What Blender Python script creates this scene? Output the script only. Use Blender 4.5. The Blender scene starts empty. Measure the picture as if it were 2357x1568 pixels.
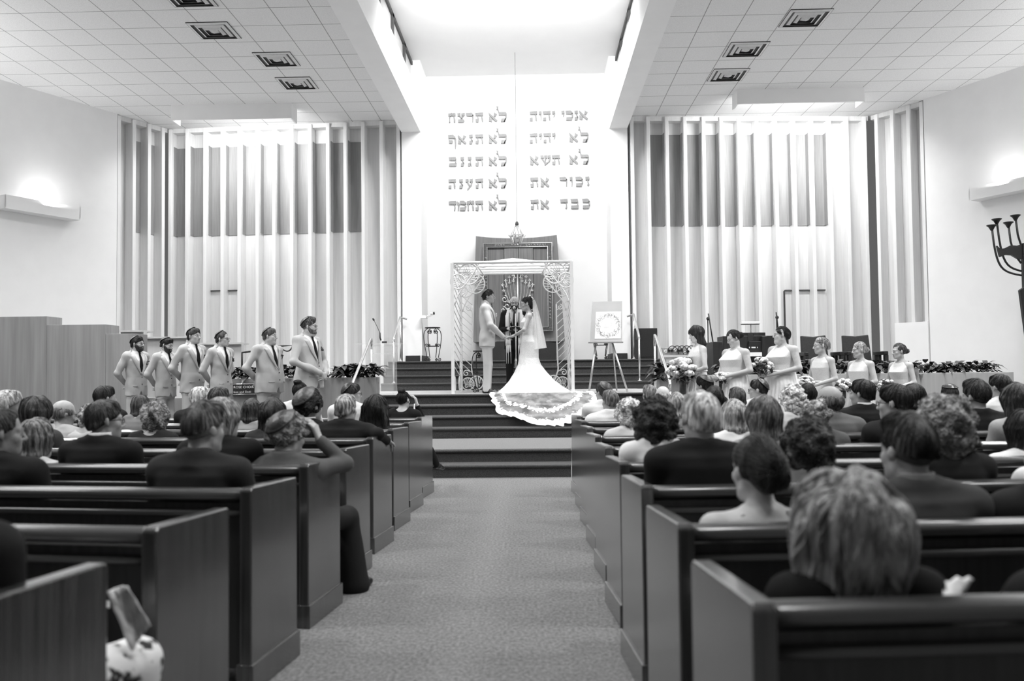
import bpy, bmesh, math, random
import numpy as np
from mathutils import Vector, Matrix
SC = bpy.context.scene
COL = SC.collection
RAD = math.radians
# ------------------------------------------------------------------ camera
IMG_W, IMG_H, FPX, CAM_H = 2357, 1568, 1930.0, 1.40
_a0, _b0 = (1230 - IMG_W / 2) / FPX, -(852 - IMG_H / 2) / FPX
_Y = np.array([_a0, _b0, -1.0]); _Y /= np.linalg.norm(_Y)
_X = np.array([1, 0.0107, 0.0]); _X -= _Y * _X.dot(_Y); _X /= np.linalg.norm(_X)
CAM_M = np.array([_X, _Y, np.cross(_X, _Y)])
cam = bpy.data.cameras.new('camera')
cam.sensor_width = 36.0
cam.lens = 36.0 * FPX / IMG_W
cam.clip_start, cam.clip_end = 0.05, 200
cam.dof.use_dof = True
cam.dof.focus_distance = 14.2
cam.dof.aperture_fstop = 1.9
cam_o = bpy.data.objects.new('camera', cam)
COL.objects.link(cam_o)
_m = Matrix.Identity(4)
for _i in range(3):
    for _j in range(3):
        _m[_i][_j] = CAM_M[_i][_j]
_m[2][3] = CAM_H
cam_o.matrix_world = _m
SC.camera = cam_o


def ray(px, py):
    return CAM_M @ np.array([(px - IMG_W / 2) / FPX, -(py - IMG_H / 2) / FPX, -1.0])


def at_y(px, py, y):
    d = ray(px, py)
    return np.array([0, 0, CAM_H]) + d * (y / d[1])


def at_z(px, py, z):
    d = ray(px, py)
    return np.array([0, 0, CAM_H]) + d * ((z - CAM_H) / d[2])


# ------------------------------------------------------------------ light and exposure
SC.view_settings.view_transform = 'Standard'
SC.view_settings.look = 'None'
SC.view_settings.gamma = 1.0
SC.view_settings.use_curve_mapping = False
SC.view_settings.exposure = 0.42
SC.cycles.use_denoising = True
SC.cycles.max_bounces = 8
SC.cycles.diffuse_bounces = 5
SC.cycles.transparent_max_bounces = 16
SC.cycles.sample_clamp_indirect = 6.0
W = bpy.data.worlds.new('world'); SC.world = W
W.use_nodes = True
W.node_tree.nodes['Background'].inputs[0].default_value = (0.9, 0.9, 0.9, 1)
W.node_tree.nodes['Background'].inputs[1].default_value = 0.10


def area(name, loc, target, sx, sy, power, spread=180):
    l = bpy.data.lights.new(name, 'AREA')
    l.shape = 'RECTANGLE'; l.size = sx; l.size_y = sy; l.energy = power
    l.spread = RAD(spread)
    o = bpy.data.objects.new(name, l); COL.objects.link(o)
    o.location = loc
    o.rotation_euler = (Vector(target) - Vector(loc)).to_track_quat('-Z', 'Y').to_euler()
    return o


# stage wash from the nave ceiling, towards the bay wall and the platform
area('stage_wash_lamp', (-0.35, 14.6, 8.1), (-0.35, 19.7, 4.2), 3.4, 0.5, 190, 150)
area('platform_lamp', (-0.35, 13.9, 8.2), (-0.35, 14.6, 1.0), 3.4, 0.8, 125, 105)
# strips lying on top of the two beams, washing the nave ceiling
area('beam_strip_lamp', (-2.70, 11.5, 7.72), (-1.6, 11.5, 8.6), 0.2, 16, 28)
area('beam_strip_lamp', (1.92, 11.5, 7.72), (0.8, 11.5, 8.6), 0.2, 16, 28)
# floods behind the two hanging ceiling troughs: one down the fins, one up to the ceiling
area('trough_lamp', (-6.2, 17.5, 6.95), (-6.2, 18.9, 5.0), 2.2, 0.12, 90, 150)
area('trough_lamp', (5.5, 17.2, 6.95), (5.5, 18.9, 5.0), 2.2, 0.12, 118, 150)
area('trough_up_lamp', (-6.3, 17.55, 6.84), (-6.3, 17.8, 7.6), 2.2, 0.12, 9)
area('trough_up_lamp', (5.5, 17.25, 6.86), (5.5, 17.5, 7.6), 2.2, 0.12, 9)
# wall up-lights inside the sconce boxes, and their sisters further back along the walls
for _i in range(4):
    area('sconce_lamp', (-9.68 - 2.1 * _i, 16.2 - 4.05 * _i, 4.75), (-9.50 - 2.1 * _i, 16.2 - 4.05 * _i, 8.0), 0.2, 1.2, 190 if _i else 11)
    area('sconce_lamp', (9.11 + 2.0 * _i, 16.1 - 4.05 * _i, 4.85), (8.9 + 2.0 * _i, 16.1 - 4.05 * _i, 8.0), 0.2, 1.2, 190 if _i else 11)
# unseen fill lights added under the ceilings to brighten the aisle and pews
for _y in (1.5, 5.5, 9.5):
    area('nave_fill_light', (-0.35, _y, 8.3), (-0.35, _y + 0.4, 0), 3.0, 1.2, 88, 120)
for _x in (-6.2, 5.4):
    for _y in (4.0, 8.5, 12.6):
        area('side_fill_light', (_x, _y, 6.95), (_x, _y + 0.8, 0), 1.2, 1.2, 150, 130)

# ------------------------------------------------------------------ materials
MATS = {}


def _base(name, grey, rough, metal=0.0, spec=0.5):
    m = bpy.data.materials.new(name); m.use_nodes = True
    nt = m.node_tree
    b = nt.nodes['Principled BSDF']
    b.inputs['Base Color'].default_value = (grey, grey, grey, 1)
    b.inputs['Roughness'].default_value = rough
    b.inputs['Metallic'].default_value = metal
    b.inputs['Specular IOR Level'].default_value = spec
    return m, nt, b


def N(nt, t, **kw):
    n = nt.nodes.new(t)
    for k, v in kw.items():
        setattr(n, k, v)
    return n


def noise_mat(name, grey, rough=0.6, var=0.15, scale=(8, 8, 8), bump=0.0, metal=0.0, spec=0.5, detail=4, dist=0.0, bscale=None, coord='Object', ramp=(0.3, 0.7)):
    """grey surface with procedural tone variation (noise stretched by scale) and optional bump"""
    if name in MATS:
        return MATS[name]
    m, nt, b = _base(name, grey, rough, metal, spec)
    tc = N(nt, 'ShaderNodeTexCoord')
    mp = N(nt, 'ShaderNodeMapping'); mp.inputs['Scale'].default_value = scale
    nt.links.new(tc.outputs[coord], mp.inputs[0])
    nz = N(nt, 'ShaderNodeTexNoise'); nz.inputs['Scale'].default_value = 1.0
    nz.inputs['Detail'].default_value = detail; nz.inputs['Distortion'].default_value = dist
    nt.links.new(mp.outputs[0], nz.inputs['Vector'])
    rp = N(nt, 'ShaderNodeValToRGB')
    lo, hi = max(0, grey * (1 - var)), min(1, grey * (1 + var))
    rp.color_ramp.elements[0].position = ramp[0]; rp.color_ramp.elements[1].position = ramp[1]
    rp.color_ramp.elements[0].color = (lo, lo, lo, 1); rp.color_ramp.elements[1].color = (hi, hi, hi, 1)
    nt.links.new(nz.outputs['Fac'], rp.inputs[0])
    nt.links.new(rp.outputs[0], b.inputs['Base Color'])
    if bump:
        bp = N(nt, 'ShaderNodeBump'); bp.inputs['Strength'].default_value = bump
        bp.inputs['Distance'].default_value = 0.01
        src = nz
        if bscale:
            mp2 = N(nt, 'ShaderNodeMapping'); mp2.inputs['Scale'].default_value = bscale
            nt.links.new(tc.outputs[coord], mp2.inputs[0])
            src = N(nt, 'ShaderNodeTexNoise'); src.inputs['Scale'].default_value = 1.0; src.inputs['Detail'].default_value = 2
            nt.links.new(mp2.outputs[0], src.inputs['Vector'])
        nt.links.new(src.outputs['Fac'], bp.inputs['Height'])
        nt.links.new(bp.outputs[0], b.inputs['Normal'])
    MATS[name] = m
    return m


def tile_mat(name, grey, pitch, x0, y0, line):
    """suspended-ceiling tiles: a square grid of thin lines in object space"""
    m, nt, b = _base(name, grey, 0.85, spec=0.2)
    tc = N(nt, 'ShaderNodeTexCoord'); sp = N(nt, 'ShaderNodeSeparateXYZ')
    nt.links.new(tc.outputs['Object'], sp.inputs[0])
    masks = []
    for ax, o in ((0, x0), (1, y0)):
        s = N(nt, 'ShaderNodeMath', operation='SUBTRACT'); s.inputs[1].default_value = o
        nt.links.new(sp.outputs[ax], s.inputs[0])
        d = N(nt, 'ShaderNodeMath', operation='DIVIDE'); d.inputs[1].default_value = pitch
        nt.links.new(s.outputs[0], d.inputs[0])
        r = N(nt, 'ShaderNodeMath', operation='ROUND'); nt.links.new(d.outputs[0], r.inputs[0])
        e = N(nt, 'ShaderNodeMath', operation='SUBTRACT'); nt.links.new(d.outputs[0], e.inputs[0]); nt.links.new(r.outputs[0], e.inputs[1])
        a = N(nt, 'ShaderNodeMath', operation='ABSOLUTE'); nt.links.new(e.outputs[0], a.inputs[0])
        l = N(nt, 'ShaderNodeMath', operation='LESS_THAN'); l.inputs[1].default_value = 0.011
        nt.links.new(a.outputs[0], l.inputs[0]); masks.append(l)
    mx = N(nt, 'ShaderNodeMath', operation='MAXIMUM')
    nt.links.new(masks[0].outputs[0], mx.inputs[0]); nt.links.new(masks[1].outputs[0], mx.inputs[1])
    nz = N(nt, 'ShaderNodeTexNoise'); nz.inputs['Scale'].default_value = 90
    nt.links.new(tc.outputs['Object'], nz.inputs['Vector'])
    rp = N(nt, 'ShaderNodeValToRGB')
    for i, g in enumerate((grey * 0.9, grey * 1.06)):
        rp.color_ramp.elements[i].position = (0.35, 0.65)[i]; rp.color_ramp.elements[i].color = (g, g, g, 1)
    nt.links.new(nz.outputs['Fac'], rp.inputs[0])
    mix = N(nt, 'ShaderNodeMix', data_type='RGBA')
    nt.links.new(mx.outputs[0], mix.inputs[0]); nt.links.new(rp.outputs[0], mix.inputs[6])
    mix.inputs[7].default_value = (line, line, line, 1)
    nt.links.new(mix.outputs[2], b.inputs['Base Color'])
    MATS[name] = m
    return m


def sheer_mat(name, grey, alpha_lo, alpha_hi, scale, uv_border=None):
    """woven sheer cloth: transparent between threads; optional opaque lace border along UV v"""
    m, nt, b = _base(name, grey, 0.7, spec=0.2)
    tc = N(nt, 'ShaderNodeTexCoord')
    nz = N(nt, 'ShaderNodeTexNoise'); nz.inputs['Scale'].default_value = scale; nz.inputs['Detail'].default_value = 3
    nt.links.new(tc.outputs['Object'], nz.inputs['Vector'])
    mr = N(nt, 'ShaderNodeMapRange')
    mr.inputs[1].default_value = 0.35; mr.inputs[2].default_value = 0.65
    mr.inputs[3].default_value = alpha_lo; mr.inputs[4].default_value = alpha_hi
    nt.links.new(nz.outputs['Fac'], mr.inputs[0])
    out = mr.outputs[0]
    if uv_border:
        sp = N(nt, 'ShaderNodeSeparateXYZ'); nt.links.new(tc.outputs['UV'], sp.inputs[0])
        vo = N(nt, 'ShaderNodeTexVoronoi'); vo.inputs['Scale'].default_value = 20
        nt.links.new(tc.outputs['Object'], vo.inputs['Vector'])
        vo2 = N(nt, 'ShaderNodeTexVoronoi', feature='DISTANCE_TO_EDGE'); vo2.inputs['Scale'].default_value = 34
        nt.links.new(tc.outputs['Object'], vo2.inputs['Vector'])
        prev = None
        for (v0, wv, amp) in uv_border:
            s = N(nt, 'ShaderNodeMath', operation='SUBTRACT'); s.inputs[1].default_value = v0
            nt.links.new(sp.outputs[1], s.inputs[0])
            a = N(nt, 'ShaderNodeMath', operation='ABSOLUTE'); nt.links.new(s.outputs[0], a.inputs[0])
            ad = N(nt, 'ShaderNodeMath', operation='MULTIPLY_ADD'); ad.inputs[1].default_value = amp
            nt.links.new(vo.outputs['Distance'], ad.inputs[0]); nt.links.new(a.outputs[0], ad.inputs[2])
            l = N(nt, 'ShaderNodeMath', operation='LESS_THAN'); l.inputs[1].default_value = wv
            nt.links.new(ad.outputs[0], l.inputs[0])
            if prev is None:
                prev = l
            else:
                mx = N(nt, 'ShaderNodeMath', operation='MAXIMUM')
                nt.links.new(prev.outputs[0], mx.inputs[0]); nt.links.new(l.outputs[0], mx.inputs[1]); prev = mx
        g = N(nt, 'ShaderNodeMath', operation='GREATER_THAN'); g.inputs[1].default_value = 0.035
        nt.links.new(vo2.outputs['Distance'], g.inputs[0])
        g2 = N(nt, 'ShaderNodeMath', operation='MULTIPLY_ADD'); g2.inputs[1].default_value = 0.5; g2.inputs[2].default_value = 0.5
        nt.links.new(g.outputs[0], g2.inputs[0])
        mu = N(nt, 'ShaderNodeMath', operation='MULTIPLY')
        nt.links.new(prev.outputs[0], mu.inputs[0]); nt.links.new(g2.outputs[0], mu.inputs[1])
        mx = N(nt, 'ShaderNodeMath', operation='MAXIMUM')
        nt.links.new(out, mx.inputs[0]); nt.links.new(mu.outputs[0], mx.inputs[1]); out = mx.outputs[0]
    nt.links.new(out, b.inputs['Alpha'])
    MATS[name] = m
    return m


def lace_mat(name, grey, scale=28):
    m, nt, b = _base(name, grey, 0.75, spec=0.2)
    tc = N(nt, 'ShaderNodeTexCoord')
    vo = N(nt, 'ShaderNodeTexVoronoi'); vo.inputs['Scale'].default_value = scale
    nt.links.new(tc.outputs['Object'], vo.inputs['Vector'])
    rp = N(nt, 'ShaderNodeValToRGB')
    for i, g in enumerate((grey, grey * 0.88)):
        rp.color_ramp.elements[i].position = (0.25, 0.6)[i]; rp.color_ramp.elements[i].color = (g, g, g, 1)
    nt.links.new(vo.outputs['Distance'], rp.inputs[0]); nt.links.new(rp.outputs[0], b.inputs['Base Color'])
    bp = N(nt, 'ShaderNodeBump'); bp.inputs['Strength'].default_value = 0.35; bp.inputs['Distance'].default_value = 0.004
    bp.invert = True
    nt.links.new(vo.outputs['Distance'], bp.inputs['Height']); nt.links.new(bp.outputs[0], b.inputs['Normal'])
    MATS[name] = m
    return m


def glass_mat(name, alpha):
    m, nt, b = _base(name, 0.9, 0.05)
    nz = N(nt, 'ShaderNodeTexNoise'); nz.inputs['Scale'].default_value = 6
    mr = N(nt, 'ShaderNodeMapRange'); mr.inputs[3].default_value = alpha * 0.8; mr.inputs[4].default_value = alpha * 1.2
    nt.links.new(nz.outputs['Fac'], mr.inputs[0]); nt.links.new(mr.outputs[0], b.inputs['Alpha'])
    MATS[name] = m
    return m


def emit_mat(name, strength):
    m, nt, b = _base(name, 0.9, 0.5)
    b.inputs['Emission Color'].default_value = (1, 1, 1, 1)
    b.inputs['Emission Strength'].default_value = strength
    MATS[name] = m
    return m


def cloth(grey):
    g = round(grey, 3)
    return noise_mat('cloth_%03d' % int(g * 1000), g, 0.85, 0.05, (160, 160, 160), 0.22, spec=0.15, bscale=(14, 14, 9))


def skin(grey):
    return noise_mat('skin_%03d' % int(grey * 1000), grey, 0.5, 0.06, (30, 30, 30), 0.05, spec=0.35)


def hairm(grey, curly=False, var=0.68):
    n = 'hair_%03d_%d' % (int(grey * 1000), curly)
    if curly:
        return noise_mat(n, grey, 0.55, var, (34, 34, 34), 0.9, spec=0.3, detail=5, dist=1.2, bscale=(120, 120, 120), ramp=(0.36, 0.60))
    return noise_mat(n, grey, 0.45, var, (60, 60, 7), 0.8, spec=0.35, detail=6, dist=0.3, bscale=(190, 190, 14), ramp=(0.36, 0.62))


M_WALL = noise_mat('white_wall', 0.87, 0.75, 0.015, (3, 3, 3), 0.05, spec=0.25, bscale=(150, 150, 150))
M_BAY = noise_mat('bay_wall_white', 0.88, 0.75, 0.01, (3, 3, 3), 0.05, spec=0.2, bscale=(120, 120, 120))
M_NAVE = noise_mat('nave_ceiling_white', 0.85, 0.8, 0.01, (2, 2, 2), spec=0.2)
M_PANEL = noise_mat('panel_wood_pale', 0.70, 0.5, 0.05, (40, 40, 1.2), 0.06)
M_BAND = noise_mat('grille_cloth_grey', 0.27, 0.7, 0.12, (60, 60, 2.0), 0.1)
M_FIN = noise_mat('fin_pale_satin', 0.78, 0.32, 0.04, (30, 30, 1.5), 0.03)
M_CARPET = noise_mat('aisle_carpet', 0.165, 0.95, 0.42, (55, 38, 55), 0.6, spec=0.1, detail=6)
M_STAIR = noise_mat('stair_carpet_shaded', 0.060, 0.95, 0.5, (120, 120, 120), 0.6, spec=0.1, detail=5)  # same carpet as the flats, shade of the risers put into a darker grey
M_LAND = noise_mat('landing_carpet_lit', 0.19, 0.95, 0.25, (90, 90, 90), 0.5, spec=0.1)  # same carpet, overhead light on the landing put into a paler grey
M_STAGE = noise_mat('platform_carpet_lit', 0.40, 0.95, 0.25, (90, 90, 90), 0.5, spec=0.1)  # palest copy of the carpet, with the light from above in its colour
for _m in (M_CARPET, M_STAIR, M_STAGE):
    _m.node_tree.nodes['Principled BSDF'].inputs['Sheen Weight'].default_value = 0.15
M_PEW = noise_mat('pew_wood_dark', 0.050, 0.27, 0.38, (45, 45, 1.6), 0.08, detail=5)
M_PEWB = noise_mat('pew_back_wood', 0.030, 0.5, 0.3, (45, 45, 1.6), 0.05, detail=5)
M_PEWR = noise_mat('pew_rail_wood', 0.050, 0.30, 0.3, (1.6, 45, 45), 0.06, detail=5)
for _m in (M_PEW, M_PEWR):
    _b = _m.node_tree.nodes['Principled BSDF'].inputs
    _b['Coat Weight'].default_value = 1.0; _b['Coat Roughness'].default_value = 0.16
M_WOOD = noise_mat('choir_wood_mid', 0.27, 0.5, 0.16, (14, 14, 0.7), 0.05, detail=5)
M_WOODL = noise_mat('choir_wood_pale', 0.52, 0.5, 0.06, (12, 12, 0.8), 0.04)
M_WOODR = noise_mat('planter_wood_light', 0.40, 0.5, 0.10, (14, 14, 0.7), 0.05, detail=5)
M_ARK = noise_mat('ark_wood', 0.17, 0.45, 0.22, (38, 38, 1.4), 0.06, detail=5)
M_ARKP = noise_mat('ark_panel_wood', 0.14, 0.45, 0.25, (42, 42, 1.4), 0.06, detail=5)
M_ARKF = noise_mat('ark_frame_metal', 0.10, 0.45, 0.35, (60, 60, 60), 0.4, metal=0.5)
M_SILV = noise_mat('silver_metal', 0.55, 0.3, 0.12, (30, 30, 30), metal=0.75)
M_CHROME = noise_mat('rail_chrome', 0.75, 0.18, 0.06, (8, 8, 8), metal=0.85)
M_WHITE = noise_mat('white_enamel', 0.82, 0.4, 0.03, (15, 15, 15), 0.04)
M_WFAB = noise_mat('white_canopy_cloth', 0.85, 0.85, 0.04, (40, 40, 40), 0.1, spec=0.1)
_nt = M_WFAB.node_tree; _tr = N(_nt, 'ShaderNodeBsdfTranslucent'); _tr.inputs[0].default_value = (.9, .9, .9, 1)
_mx = N(_nt, 'ShaderNodeMixShader'); _mx.inputs[0].default_value = 0.5
_nt.links.new(_nt.nodes['Principled BSDF'].outputs[0], _mx.inputs[1]); _nt.links.new(_tr.outputs[0], _mx.inputs[2])
_nt.links.new(_mx.outputs[0], _nt.nodes['Material Output'].inputs[0])
M_BLACK = noise_mat('black_iron', 0.012, 0.45, 0.3, (40, 40, 40), 0.2)
M_BLK = noise_mat('black_matte', 0.016, 0.6, 0.25, (70, 70, 70), 0.2)
M_LETTER = noise_mat('brushed_letter_metal', 0.30, 0.5, 0.1, (30, 30, 30), 0.05)
M_PAPER = noise_mat('white_paper', 0.80, 0.8, 0.03, (20, 20, 20), 0.05)
M_LEAF = noise_mat('leaf_dark', 0.06, 0.35, 0.55, (14, 14, 14), 0.15)
M_PETAL = noise_mat('petal_white', 0.78, 0.6, 0.1, (40, 40, 40), 0.3)
M_PETALD = noise_mat('petal_dark', 0.05, 0.6, 0.4, (60, 60, 60), 0.3)
M_RING = noise_mat('vent_ring', 0.70, 0.5, 0.05, (25, 25, 25))
M_VENT = noise_mat('vent_grey_metal', 0.36, 0.4, 0.12, (25, 25, 25), metal=0.3)
M_VENTD = noise_mat('vent_dark', 0.05, 0.6, 0.2, (30, 30, 30))
M_GLASS = glass_mat('clear_acrylic', 0.16)
M_WINDOW = glass_mat('window_glass', 0.35)
M_EYE = noise_mat('eye_dark', 0.02, 0.2, 0.2, (60, 60, 60))
M_LIP = noise_mat('lip', 0.30, 0.45, 0.1, (60, 60, 60))
# ------------------------------------------------------------------ object helpers
def world_m(o):
    m = Matrix.LocRotScale(o.location, o.rotation_euler, o.scale)
    if o.parent:
        return world_m(o.parent) @ o.matrix_parent_inverse @ m
    return m


def tag(o, label=None, cat=None, group=None, kind=None):
    if label: o['label'] = label
    if cat: o['category'] = cat
    if group: o['group'] = group
    if kind: o['kind'] = kind
    return o


def put(o, parent=None, world=True):
    COL.objects.link(o)
    if parent:
        o.parent = parent
        if world:
            o.matrix_parent_inverse = world_m(parent).inverted()
    return o


def empty(name, loc=(0, 0, 0), rz=0.0):
    o = bpy.data.objects.new(name, None)
    o.empty_display_size = 0.1
    COL.objects.link(o); o.location = loc; o.rotation_euler = (0, 0, rz)
    return o


def mesh_from(name, V, F, mat, parent=None, world=True, smooth=True, uv=None):
    me = bpy.data.meshes.new(name)
    V = np.asarray(V, dtype=np.float32)
    if isinstance(F, np.ndarray) and F.ndim == 2:
        n, k = F.shape
        me.vertices.add(len(V)); me.vertices.foreach_set('co', V.ravel())
        me.loops.add(n * k); me.loops.foreach_set('vertex_index', F.astype(np.int32).ravel())
        me.polygons.add(n); me.polygons.foreach_set('loop_start', np.arange(0, n * k, k, dtype=np.int32))
        me.polygons.foreach_set('loop_total', np.full(n, k, dtype=np.int32))
    else:
        me.from_pydata([tuple(v) for v in V.tolist()], [], [tuple(f) for f in F])
    me.update(calc_edges=True); me.validate()
    if smooth:
        me.polygons.foreach_set('use_smooth', np.ones(len(me.polygons), dtype=bool))
    if uv is not None:
        ul = me.uv_layers.new(name='UVMap')
        li = np.empty(len(me.loops), dtype=np.int32); me.loops.foreach_get('vertex_index', li)
        ul.data.foreach_set('uv', np.asarray(uv, dtype=np.float32)[li].ravel())
    me.materials.append(mat)
    return put(bpy.data.objects.new(name, me), parent, world)


def copy_tree(o, parent=None):
    c = o.copy(); COL.objects.link(c)
    if parent: c.parent = parent
    for ch in list(o.children):
        copy_tree(ch, c)
    return c


class MB:
    """collects shapes; build() links them as one mesh object"""

    def __init__(self):
        self.v, self.f, self.sm = [], [], []

    def add(self, V, F, smooth=False):
        n = len(self.v)
        self.v += [tuple(p) for p in V]
        self.f += [tuple(i + n for i in f) for f in F]
        self.sm += [smooth] * len(F)

    def box(self, lo, hi, m=None):
        x0, y0, z0 = lo; x1, y1, z1 = hi
        V = [(x0, y0, z0), (x1, y0, z0), (x1, y1, z0), (x0, y1, z0), (x0, y0, z1), (x1, y0, z1), (x1, y1, z1), (x0, y1, z1)]
        if m is not None: V = [tuple(m @ Vector(p)) for p in V]
        self.add(V, [(0, 3, 2, 1), (4, 5, 6, 7), (0, 1, 5, 4), (1, 2, 6, 5), (2, 3, 7, 6), (3, 0, 4, 7)])

    def prism(self, poly, h0, h1, fn):
        """poly of (a,b) pairs extruded from h0 to h1; fn maps (a,b,h) to a point"""
        n = len(poly)
        ar = sum(poly[i][0] * poly[(i + 1) % n][1] - poly[(i + 1) % n][0] * poly[i][1] for i in range(n))
        if ar < 0: poly = poly[::-1]
        V = [fn(a, b, h0) for a, b in poly] + [fn(a, b, h1) for a, b in poly]
        F = [tuple(range(n))[::-1], tuple(range(n, 2 * n))] + [(i, (i + 1) % n, n + (i + 1) % n, n + i) for i in range(n)]
        self.add(V, F)

    def tube(self, pts, r, n=8, closed=False, r1=None):
        P = [Vector(p) for p in pts]
        k = len(P)
        V, F = [], []
        prev = None
        for i, p in enumerate(P):
            a = P[(i - 1) % k] if (closed or i > 0) else p
            b = P[(i + 1) % k] if (closed or i < k - 1) else p
            t = (b - a).normalized()
            if prev is None:
                u = t.orthogonal().normalized()
            else:
                u = (prev - t * prev.dot(t))
                u = u.normalized() if u.length > 1e-6 else t.orthogonal().normalized()
            prev = u
            w = t.cross(u)
            rr = r if r1 is None else r + (r1 - r) * i / max(1, k - 1)
            for j in range(n):
                an = 2 * math.pi * j / n
                V.append(tuple(p + (u * math.cos(an) + w * math.sin(an)) * rr))
        m = k if closed else k - 1
        for i in range(m):
            for j in range(n):
                F.append((i * n + j, i * n + (j + 1) % n, ((i + 1) % k) * n + (j + 1) % n, ((i + 1) % k) * n + j))
        if not closed:
            F.append(tuple(range(n))[::-1]); F.append(tuple(range((k - 1) * n, k * n)))
        self.add(V, F, True)

    def lathe(self, prof, c=(0, 0, 0), n=20, axis='z', cap=True):
        V, F = [], []
        for r, h in prof:
            for j in range(n):
                an = 2 * math.pi * j / n
                a, b = r * math.cos(an), r * math.sin(an)
                V.append((c[0] + a, c[1] + b, c[2] + h) if axis == 'z' else (c[0] + a, c[1] + h, c[2] + b))
        for i in range(len(prof) - 1):
            for j in range(n):
                q = (i * n + j, i * n + (j + 1) % n, (i + 1) * n + (j + 1) % n, (i + 1) * n + j)
                F.append(q if axis == 'z' else q[::-1])
        if cap:
            F.append(tuple(range(n))[::-1]); F.append(tuple(range((len(prof) - 1) * n, len(prof) * n)))
        self.add(V, F, True)

    def ball(self, c, r, seg=10, rings=7):
        rx, ry, rz = (r, r, r) if not hasattr(r, '__len__') else r
        V = [(c[0], c[1], c[2] - rz)]
        for i in range(1, rings):
            t = math.pi * i / rings
            for j in range(seg):
                a = 2 * math.pi * j / seg
                V.append((c[0] + rx * math.sin(t) * math.cos(a), c[1] + ry * math.sin(t) * math.sin(a), c[2] - rz * math.cos(t)))
        V.append((c[0], c[1], c[2] + rz))
        F = [(0, 1 + (j + 1) % seg, 1 + j) for j in range(seg)]
        for i in range(rings - 2):
            for j in range(seg):
                a, b = 1 + i * seg, 1 + (i + 1) * seg
                F.append((a + j, a + (j + 1) % seg, b + (j + 1) % seg, b + j))
        a, e = 1 + (rings - 2) * seg, len(V) - 1
        F += [(a + j, a + (j + 1) % seg, e) for j in range(seg)]
        self.add(V, F, True)

    def grid(self, P, smooth=True):
        """P[i][j] points"""
        a, b = len(P), len(P[0])
        V = [tuple(p) for r in P for p in r]
        F = [(i * b + j, i * b + j + 1, (i + 1) * b + j + 1, (i + 1) * b + j) for i in range(a - 1) for j in range(b - 1)]
        self.add(V, F, smooth)

    def build(self, name, mat, parent=None, world=True, bevel=0.0, solid=0.0):
        me = bpy.data.meshes.new(name)
        me.from_pydata(self.v, [], self.f); me.update()
        me.polygons.foreach_set('use_smooth', np.array(self.sm, dtype=bool))
        me.materials.append(mat)
        o = put(bpy.data.objects.new(name, me), parent, world)
        if solid:
            s = o.modifiers.new('solid', 'SOLIDIFY'); s.thickness = solid; s.offset = 0
        if bevel:
            b = o.modifiers.new('bevel', 'BEVEL'); b.width = bevel; b.segments = 2; b.limit_method = 'ANGLE'
        return o


def struct(o):
    o['kind'] = 'structure'
    return o


def arc(c, r, a0, a1, n, u, v):
    """points on a circle arc (degrees) in the plane of u, v"""
    c, u, v = Vector(c), Vector(u), Vector(v)
    return [c + u * (r * math.cos(RAD(a0 + (a1 - a0) * i / (n - 1)))) + v * (r * math.sin(RAD(a0 + (a1 - a0) * i / (n - 1)))) for i in range(n)]


def spiral(c, r0, r1, a0, turns, n, u, v):
    c, u, v = Vector(c), Vector(u), Vector(v)
    out = []
    for i in range(n):
        t = i / (n - 1)
        a = RAD(a0 + 360 * turns * t); r = r0 + (r1 - r0) * t
        out.append(c + u * (r * math.cos(a)) + v * (r * math.sin(a)))
    return out


def bez(p0, p1, p2, p3, n=12):
    p0, p1, p2, p3 = map(Vector, (p0, p1, p2, p3))
    return [p0 * (1 - t) ** 3 + p1 * 3 * t * (1 - t) ** 2 + p2 * 3 * t * t * (1 - t) + p3 * t ** 3 for t in [i / (n - 1) for i in range(n)]]


# ------------------------------------------------------------------ smooth-union surfaces for bodies, hair and clothes
def _arr(p): return np.asarray(p, dtype=np.float64)


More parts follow.
